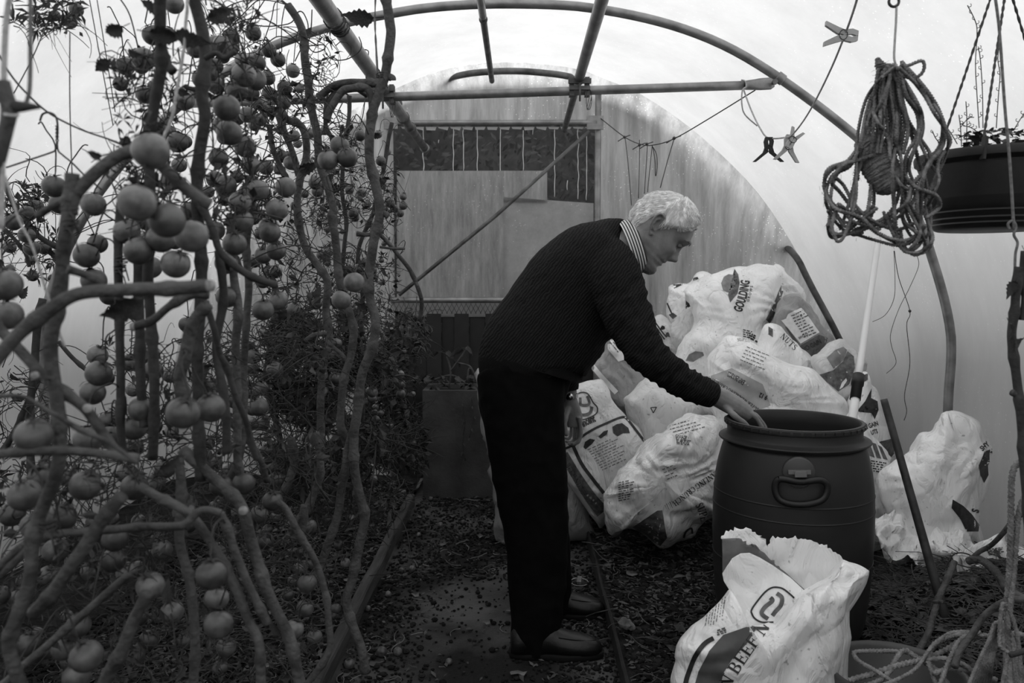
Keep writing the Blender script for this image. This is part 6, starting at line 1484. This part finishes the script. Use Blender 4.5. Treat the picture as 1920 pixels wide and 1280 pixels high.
# planter seedlings
for i in range(44):
    lf_ = put('leaf', LM[i % 5], pb, P(R.uniform(760, 905), R.uniform(706, 728), R.uniform(4.8, 5.05))); s = R.uniform(.04, .08); lf_.scale = (s,)*3; lf_.rotation_euler = (R.uniform(-.6,.6), R.uniform(-.7,.2), R.uniform(0, 6.3))
for x, y, a in ((822,660,180),(835,662,20),(872,653,30),(868,655,170),(856,678,60),(800,704,190)):
    lf_ = put('leaf', LM[2], pb, P(x, y, 4.85)); lf_.scale = (.085,)*3; lf_.rotation_euler = (.9, .2, math.radians(a))
for pts in ([(842,728),(845,695),(838,668)], [(845,695),(862,672),(876,652)], [(858,680),(880,686),(888,700)], [(800,718),(845,703),(872,718)], [(876,716),(880,690),(890,705),(882,740),(890,760)]): mk('stem', MB().tube(W3([(x, y, 4.86) for x, y in pts], 5), .006, 7), M_stem, pb)
for pts in ([(868,755),(872,790),(868,830),(872,860)], [(884,745),(888,780),(880,820)]):
    mb = MB(); W = W3([(x, y, 4.72) for x, y in pts], 6); mb.tube(W, .003, 5)
    mk('trailing_stem', mb, M_twig, pb)
    for p in W[::3]: lf_ = put('leaf', LM[3], pb, p); lf_.scale = (.03,)*3; lf_.rotation_euler = (1, .8, R.uniform(0, 6))
# ---- litter heap, branches and rope by the drum
mb = MB(); n = 40
for j in range(n+1):
    for i in range(n+1):
        x = 1.14+1.0*i/n*.8; y = 1.95+1.25*j/n; u_ = (x-1.75)/.62; v_ = (y-2.65)/.7
        h = .27*math.exp(-(u_*u_+v_*v_)*1.3)+.05+.018*noise.noise(Vector((x*9, y*9, 2)))+.008*noise.noise(Vector((x*30, y*30, 2)))
        mb.v.append(Vector((x, y, h)))
for j in range(n):
    for i in range(n): a = j*(n+1)+i; mb.face(a, a+1, a+n+2, a+n+1)
HEAP = BVHTree.FromPolygons([tuple(v) for v in mb.v], mb.f)
hp = mk('litter_heap', mb, M_soil, label='low mound of dark rotting plant litter between the drum and the film wall', category='heap')
def hz(x, y):
    h = HEAP.ray_cast(Vector((x, y, 3)), Vector((0, 0, -1)))[0]; g = ground_z(x, y)
    return max(h.z, g) if h else g
br = thing('branch', P(1700, 1180, 2.35), 'forked woody branch stuck in the plant litter beside the dark stake', 'branch')
mk('stem', MB().tube(W3([(1790,1052,2.45),(1774,1090,2.42),(1764,1111,2.40),(1757,1130,2.38),(1748,1159,2.36),(1739,1189,2.33),(1722,1219,2.31),(1708,1240,2.28)]), lambda i: .0095*(1+.25*math.exp(-((i % 11-5)/1.2)**2)), 9), M_stem, br)
mk('side_shoot', MB().tube(W3([(1750,1128,2.38),(1762,1127,2.37),(1768,1129,2.36)]), .006, 8), M_stem, br)
b2 = thing('branch', P(1870, 1120, 2.3), 'gnarled branch crossing the folded sack near the hanging rope loops', 'branch')
mk('stem', MB().tube(W3([(1815,1052,2.45),(1835,1048,2.42),(1860,1065,2.36),(1880,1090,2.3),(1890,1105,2.28),(1925,1125,2.22)]), lambda i: .012*(1+.2*math.exp(-((i % 9-4)/1.2)**2)), 9), M_stem, b2)
mk('side_shoot', MB().tube(W3([(1817,1052,2.45),(1835,1035,2.42),(1858,1022,2.38),(1880,1000,2.32),(1900,975,2.28),(1922,960,2.25)]), lambda i: .0075, 8), M_stem, b2)
b3 = thing('branch', P(1840, 1200, 1.9), 'smooth arched stem rising over the coiled rope', 'branch')
mk('stem', MB().tube(W3([(1925,1124,1.9),(1900,1124,1.92),(1875,1132,1.95),(1850,1150,1.97),(1835,1168,1.97),(1825,1185,1.95),(1800,1220,1.93),(1790,1250,1.9)]), lambda i: .0085, 9), M_stem, b3)
b4 = thing('branch', P(1900, 1100, 1.9), 'dark withered cane with one tiny shoot beside the rope loops', 'branch')
mk('stem', MB().tube(W3([(1770,1068,2.5),(1785,1042,2.5),(1800,1036,2.5),(1818,1040,2.5),(1824,1050,2.5)]), .0022, 6), M_twig, b4)
# flower pot
c = P(1680, 1262, 2.08); pot = thing('flower_pot', (c.x, c.y, .065), 'round dark pot sunk in the soil under the coiled rope', 'plant pot'); rp = .175
mb = MB(); z0 = .065; zt_ = c.z+.01; mb.lathe([(0, z0), (rp*.75, z0), (rp*.97, zt_-.03), (rp, zt_-.028), (rp+.004, zt_), (rp-.006, zt_+.003), (rp-.012, zt_-.01), (rp*.72, z0+.02), (0, z0+.02)], (c.x, c.y, 0), 56); mk('pot', mb, mat('pot_plastic', .06, .5, .01, 9), pot)
RG = 'coiled rope beside the open sack'
def rope(pts, r, label, sub=10, group=None, nm='rope'):
    q = []
    for x, y, d in pts: q.append(tuple(P(x, y, d)))
    W = [Vector(p) for p in catmull(q, sub)]; fine = []
    for a, b in zip(W, W[1:]):
        k = max(1, int((b-a).length/.0026)); fine += [a.lerp(b, i/k) for i in range(k)]
    for p in fine: p.z = max(p.z, hz(p.x, p.y)+r)
    par = SK if nm == 'strand' else None
    tbm = MB().tube(fine+[W[-1]], r, 12, lobes=3, twist=190/(r/.006), lob=.3)
    if par: return mk('strand', tbm, M_rope, par)
    o = mk(nm, tbm, M_rope, label=label, category='rope')
    if group: o['group'] = group
    return o
rope([(1592,1276,1.98),(1610,1270,1.98),(1640,1262,1.98),(1680,1248,1.98),(1730,1236,2.0),(1770,1220,2.02),(1800,1202,2.03),(1830,1192,2.02),(1860,1192,2.0),(1880,1188,1.98),(1905,1188,1.97),(1935,1194,1.96)], .0066, 'thickest rope, running its whole length from the open sack over the pot', group=RG)
rope([(1600,1290,1.94),(1640,1280,1.95),(1665,1262,1.97),(1680,1235,2.0),(1690,1222,2.02),(1700,1220,2.03),(1712,1228,2.02),(1735,1242,2.0),(1760,1260,1.97),(1790,1300,1.94)], .0062, 'rope humped up in a narrow arch over the dark pot', group=RG)
rope([(1700,1222,2.04),(1660,1220,2.05),(1610,1221,2.05),(1601,1226,2.04),(1612,1240,2.0),(1640,1256,1.97),(1665,1272,1.95),(1690,1290,1.93)], .0052, 'thin rope turned back in a pointed bend beside the drum', group=RG)
rope([(1640,1290,1.92),(1690,1270,1.95),(1720,1250,1.97),(1745,1215,2.0),(1775,1190,2.02),(1800,1184,2.03),(1825,1186,2.02),(1845,1194,2.0)], .0045, 'smooth thin rope sweeping up from the ground to the knot', group=RG)
rope([(1740,1245,1.98),(1742,1225,2.0),(1755,1205,2.01),(1785,1192,2.02),(1815,1188,2.02),(1840,1186,2.01)], .006, 'hairy rope curving round outside the smooth thin one', group=RG)
rope([(1740,1240,1.96),(1748,1262,1.94),(1758,1290,1.92)], .0055, 'short rope end dropping from the crossing above the pot', group=RG)
rope([(1760,1290,1.9),(1775,1250,1.94),(1790,1215,1.98),(1800,1200,2.0),(1815,1188,2.02)], .0055, 'rope rising steeply behind the crossing', group=RG)
rope([(1730,1240,1.99),(1765,1234,1.97),(1800,1242,1.95),(1825,1260,1.92),(1850,1290,1.9)], .0058, 'rope arching away low towards the film wall', group=RG)
rope([(1750,1262,1.93),(1790,1253,1.95),(1830,1262,1.93),(1870,1275,1.9)], .006, 'rope lying lowest on the litter under the others', group=RG)
rope([(1895,1290,1.75),(1893,1240,1.78),(1888,1150,1.8),(1892,1080,1.8),(1895,1000,1.8),(1896,930,1.8),(1898,890,1.8),(1908,868,1.8),(1925,864,1.8)], .0062, 'rope loop hanging upright by the film wall, its arch at the top', group='upright hanging ropes')
rope([(1890,1180,1.78),(1896,1120,1.79),(1902,1060,1.8),(1906,1000,1.8),(1913,950,1.8),(1925,925,1.8)], .0058, 'second upright rope just behind the arched loop', group='upright hanging ropes')
SK = thing('rope_skein', P(1870, 1290, 1.84), 'bunched rope skein standing upright beside the arched rope loop', 'rope')
for k in range(9):
    o_ = (k-4)*3.2; rope([(1840+o_*1.6-6,1290,1.84+.01*k),(1848+o_,1240,1.86),(1862+o_*.6,1200,1.87+.006*k),(1870+o_*.5,1172,1.88),(1880+o_*.5,1168,1.87),(1888+o_*.6,1190,1.86),(1897+o_,1230,1.84),(1905+o_*1.6,1290,1.82)], .0042, 'strand of the bunched rope skein standing beside the upright ropes', nm='strand')
rope([(1878,1290,1.74),(1888,1240,1.75),(1892,1226,1.75),(1880,1215,1.76),(1874,1200,1.77),(1878,1140,1.78),(1885,1132,1.78),(1893,1145,1.78),(1905,1180,1.77),(1912,1225,1.76),(1915,1290,1.75)], .0042, 'thin rope looped tightly over the bunched skein', nm='strand')
line('cane', [(1935,1215,1.7),(1905,1225,1.7),(1893,1228,1.7)], .006, M_stemb, 'short dark stick pinning the rope skein', 'stick')
# ---- litter
def scatter(name, n, xr, yr, zf, m, smin, smax, label, cat, seed, kind='chip', dens=None, parent=None):
    rr = random.Random(seed); mb = MB()
    for i in range(n):
        x = rr.uniform(*xr); y = yr[0]+(yr[1]-yr[0])*rr.random()**1.4
        if dens and rr.random() > dens(x, y): continue
        z = zf(x, y)+.002; s = rr.uniform(smin, smax)*(1 if rr.random() < .9 else 1.8); a = rr.uniform(0, 6.28)
        if kind == 'chip':
            t = Vector((math.cos(a), math.sin(a), rr.uniform(-.2, .5)))*s; u = Vector((-math.sin(a), math.cos(a), rr.uniform(-.3, .3)))*s*rr.uniform(.3, .7); w_ = Vector((0, 0, s*rr.uniform(.1, .5))); c = Vector((x, y, z+s*.15)); k = len(mb.v)
            mb.v += [c-t, c-u+w_*.3, c+t, c+u+w_*.3, c+w_]; mb.face(k, k+1, k+4); mb.face(k+1, k+2, k+4); mb.face(k+2, k+3, k+4); mb.face(k+3, k, k+4)
        elif kind == 'twig':
            p = Vector((x, y, z+s*.05)); dr = Vector((math.cos(a), math.sin(a), rr.uniform(0, .35))); pts = [p]; om = rr.uniform(-.6, .6)
            for j in range(5): dr = Matrix.Rotation(om, 3, 'Z') @ dr; dr.z += rr.uniform(-.25, .15); p = p+dr*s*.25; p.z = max(p.z, zf(p.x, p.y)+.002); pts.append(p.copy())
            mb.tube(pts, rr.uniform(.0008, .0022), 4, cap=False)
        else: mb.ball((x, y, z+s*.4), s, 6, 4, (1, .9, .6))
    return mk(name, mb, m, parent, smooth=False, label=label, category=cat, kind='stuff') if not parent else mk(name, mb, m, parent, smooth=False, kind='stuff')
pd = lambda x, y: .12+.88*min(1, abs(x+.155)/.42)**2.2 if y < 3.4 else .75
scatter('soil_crumbs', 11000, (-.60, .33), (2.2, 5.0), lambda x, y: ground_z(x, y), M_soil, .002, .008, 'loose dark soil crumbs strewn over the path', 'soil', 1, 'ball', pd)
scatter('leaf_litter', 2600, (-.60, .33), (2.2, 5.0), lambda x, y: ground_z(x, y)+.002, M_litter, .005, .013, 'scraps of dry leaf strewn over the path', 'litter', 2, 'chip', pd)
scatter('straw', 300, (-.60, .33), (2.3, 4.8), lambda x, y: ground_z(x, y)+.003, M_litter2, .03, .07, 'bits of dry stalk lying on the path', 'litter', 3, 'twig', pd)
scatter('soil_crumbs', 9000, (-1.6, -.67), (1.4, 5.0), ground_z, M_soil, .004, .013, 'loose soil clods covering the tomato bed', 'soil', 4, 'ball')
scatter('leaf_litter', 5200, (-1.5, -.66), (1.5, 5.0), lambda x, y: ground_z(x, y)+.004, M_litter, .006, .018, 'dead leaf scraps covering the tomato bed', 'litter', 5)
scatter('straw', 1500, (-1.5, -.66), (1.5, 4.8), lambda x, y: ground_z(x, y)+.004, M_litter, .03, .10, 'dead stalks lying over the tomato bed', 'litter', 6, 'twig')
scatter('soil_crumbs', 11000, (.36, 1.5), (1.9, 4.4), ground_z, M_soil, .003, .012, 'loose soil clods covering the bed under the sacks', 'soil', 7, 'ball')
scatter('leaf_litter', 5200, (.36, 1.5), (1.9, 4.2), lambda x, y: ground_z(x, y)+.004, M_litter, .005, .016, 'dead leaf scraps between the path and the drum', 'litter', 8)
scatter('straw', 1300, (.36, 1.4), (1.9, 4.0), lambda x, y: ground_z(x, y)+.004, M_litter, .025, .08, 'dead stalks between the path and the drum', 'litter', 9, 'twig')
scatter('heap_litter', 5200, (1.16, 1.92), (1.97, 3.15), lambda x, y: hz(x, y)+.004, M_litter, .006, .02, 'dead leaves covering the litter mound', 'litter', 10)
scatter('heap_stalks', 2600, (1.16, 1.92), (1.97, 3.15), lambda x, y: hz(x, y)+.008, M_litter, .03, .11, 'matted dead stalks covering the litter mound', 'litter', 11, 'twig')
# dropped leaves and fruit one by one
for i in range(40):
    x, y = (R.uniform(-.55, .25), R.uniform(2.5, 4.6)) if i < 22 else (R.uniform(.4, .9), R.uniform(2.5, 3.6)) if i < 32 else (R.uniform(-1.1, -.7), R.uniform(2.2, 4))
    s = R.uniform(.02, .036); mb = MB(); rr = random.Random(i); k = 8
    mb.v.append(Vector((x, y, ground_z(x, y)+.012)))
    for q in range(k): a = 2*PI*q/k; r_ = s*rr.uniform(.6, 1.0); mb.v.append(Vector((x+r_*math.cos(a), y+r_*math.sin(a)*.7, ground_z(x, y)+.006+rr.uniform(0, .018))))
    for q in range(k): mb.face(0, 1+q, 1+(q+1) % k)
    o = mk('fallen_leaf', mb, M_litter2, smooth=False, label='pale curled dead leaf lying on the %s' % ('path' if i < 22 else 'bare soil near the drum' if i < 32 else 'tomato bed'), category='leaf'); o['group'] = ('dead leaves on the path', 'dead leaves near the drum', 'dead leaves on the tomato bed')[0 if i < 22 else 1 if i < 32 else 2]
FTL = ['fallen tomato mid path by the timber board, first of a close pair', 'fallen tomato mid path, second of a close pair, a little larger', 'fallen tomato touching the end of a dry stalk by the timber board', 'large fallen tomato on the path at the foot of the knobbly stem', 'fallen tomato on the bare pale concrete, beside the larger one', 'small fallen tomato alone in the middle of the path', 'small fallen tomato on the path closest to the pale worn sack', 'fallen tomato on the tomato bed between stem foot and board, upper', 'fallen tomato on the tomato bed between stem foot and board, lower', 'small fallen tomato deep among the vines on the bed', 'fallen tomato on bare concrete just before the heel of the shoe', 'tiny fallen tomato by the far end of the timber board', 'tiny fallen tomato on the path before the planter', 'fallen tomato pressed against the near part of the timber board', 'tiny fallen tomato on the path a step before the planter', 'tiny fallen tomato on the soil next to the crumpled paper', 'tiny fallen tomato on the soil at the foot of the drum']
for i, (px, py, r) in enumerate(((753,1068,6),(773,1066,7),(728,1113,6),(716,1224,11),(746,1222,9),(826,983,5),(868,979,5),(700,963,7),(662,972,7),(594,960,5),(842,1238,7),(757,930,5),(808,935,5),(690,1140,6),(785,1002,4.5),(1178,1160,5),(1340,1080,4))):
    v = ray(px, py); 
    gz = .012+(.035 if px < 720 and py < 1000 else 0)+(.06 if px > 1130 else 0); t = (gz-CAMZ)/v.z; c = CP+v*t; rad = r*c.y/F; c.z = ground_z(c.x, c.y)+rad*.85
    t_ = put('fallen_tomato', TM[i % 3], None, c); t_.scale = (rad,)*3; t_.rotation_euler = (R.uniform(0, 6), R.uniform(0, 6), 0); t_['label'] = FTL[i]; t_['category'] = 'tomato'; t_['group'] = 'fallen tomatoes on the ground'
cx_ = thing('crumpled_paper', (0,0,0), 'crumpled pale scrap of paper on the soil between the shoes and the open sack', 'paper'); q = ray(1176, 1182); t = (.07-CAMZ)/q.z; c = CP+q*t; cx_.location = c; WL[cx_.name] = c
mb = MB().ball(c+Vector((0,0,.02)), .026, 14, 10, (1.1, .8, .7)); displace(mb, lambda v_, n_: .012*crumple(v_, 3, 30)); mk('paper', mb, M_dry, cx_, smooth=False)
pg = thing('fallen_peg', (0,0,0), 'pale clip with a loop of wire lying on the path beyond the shoes', 'clip'); q = ray(1087, 1098); t = (.01-CAMZ)/q.z; c = CP+q*t; pg.location = c; WL[pg.name] = c
mk('clip', MB().bar(c+Vector((-.004,0,.012)), c+Vector((.004,.05,.018)), .018, .012), M_dry, pg, smooth=False); mk('wire_loop', MB().tube([c+Vector((.038*math.cos(a*.4), .02+.045*math.sin(a*.4), .01)) for a in range(15)], .0016, 5), M_cord, pg)
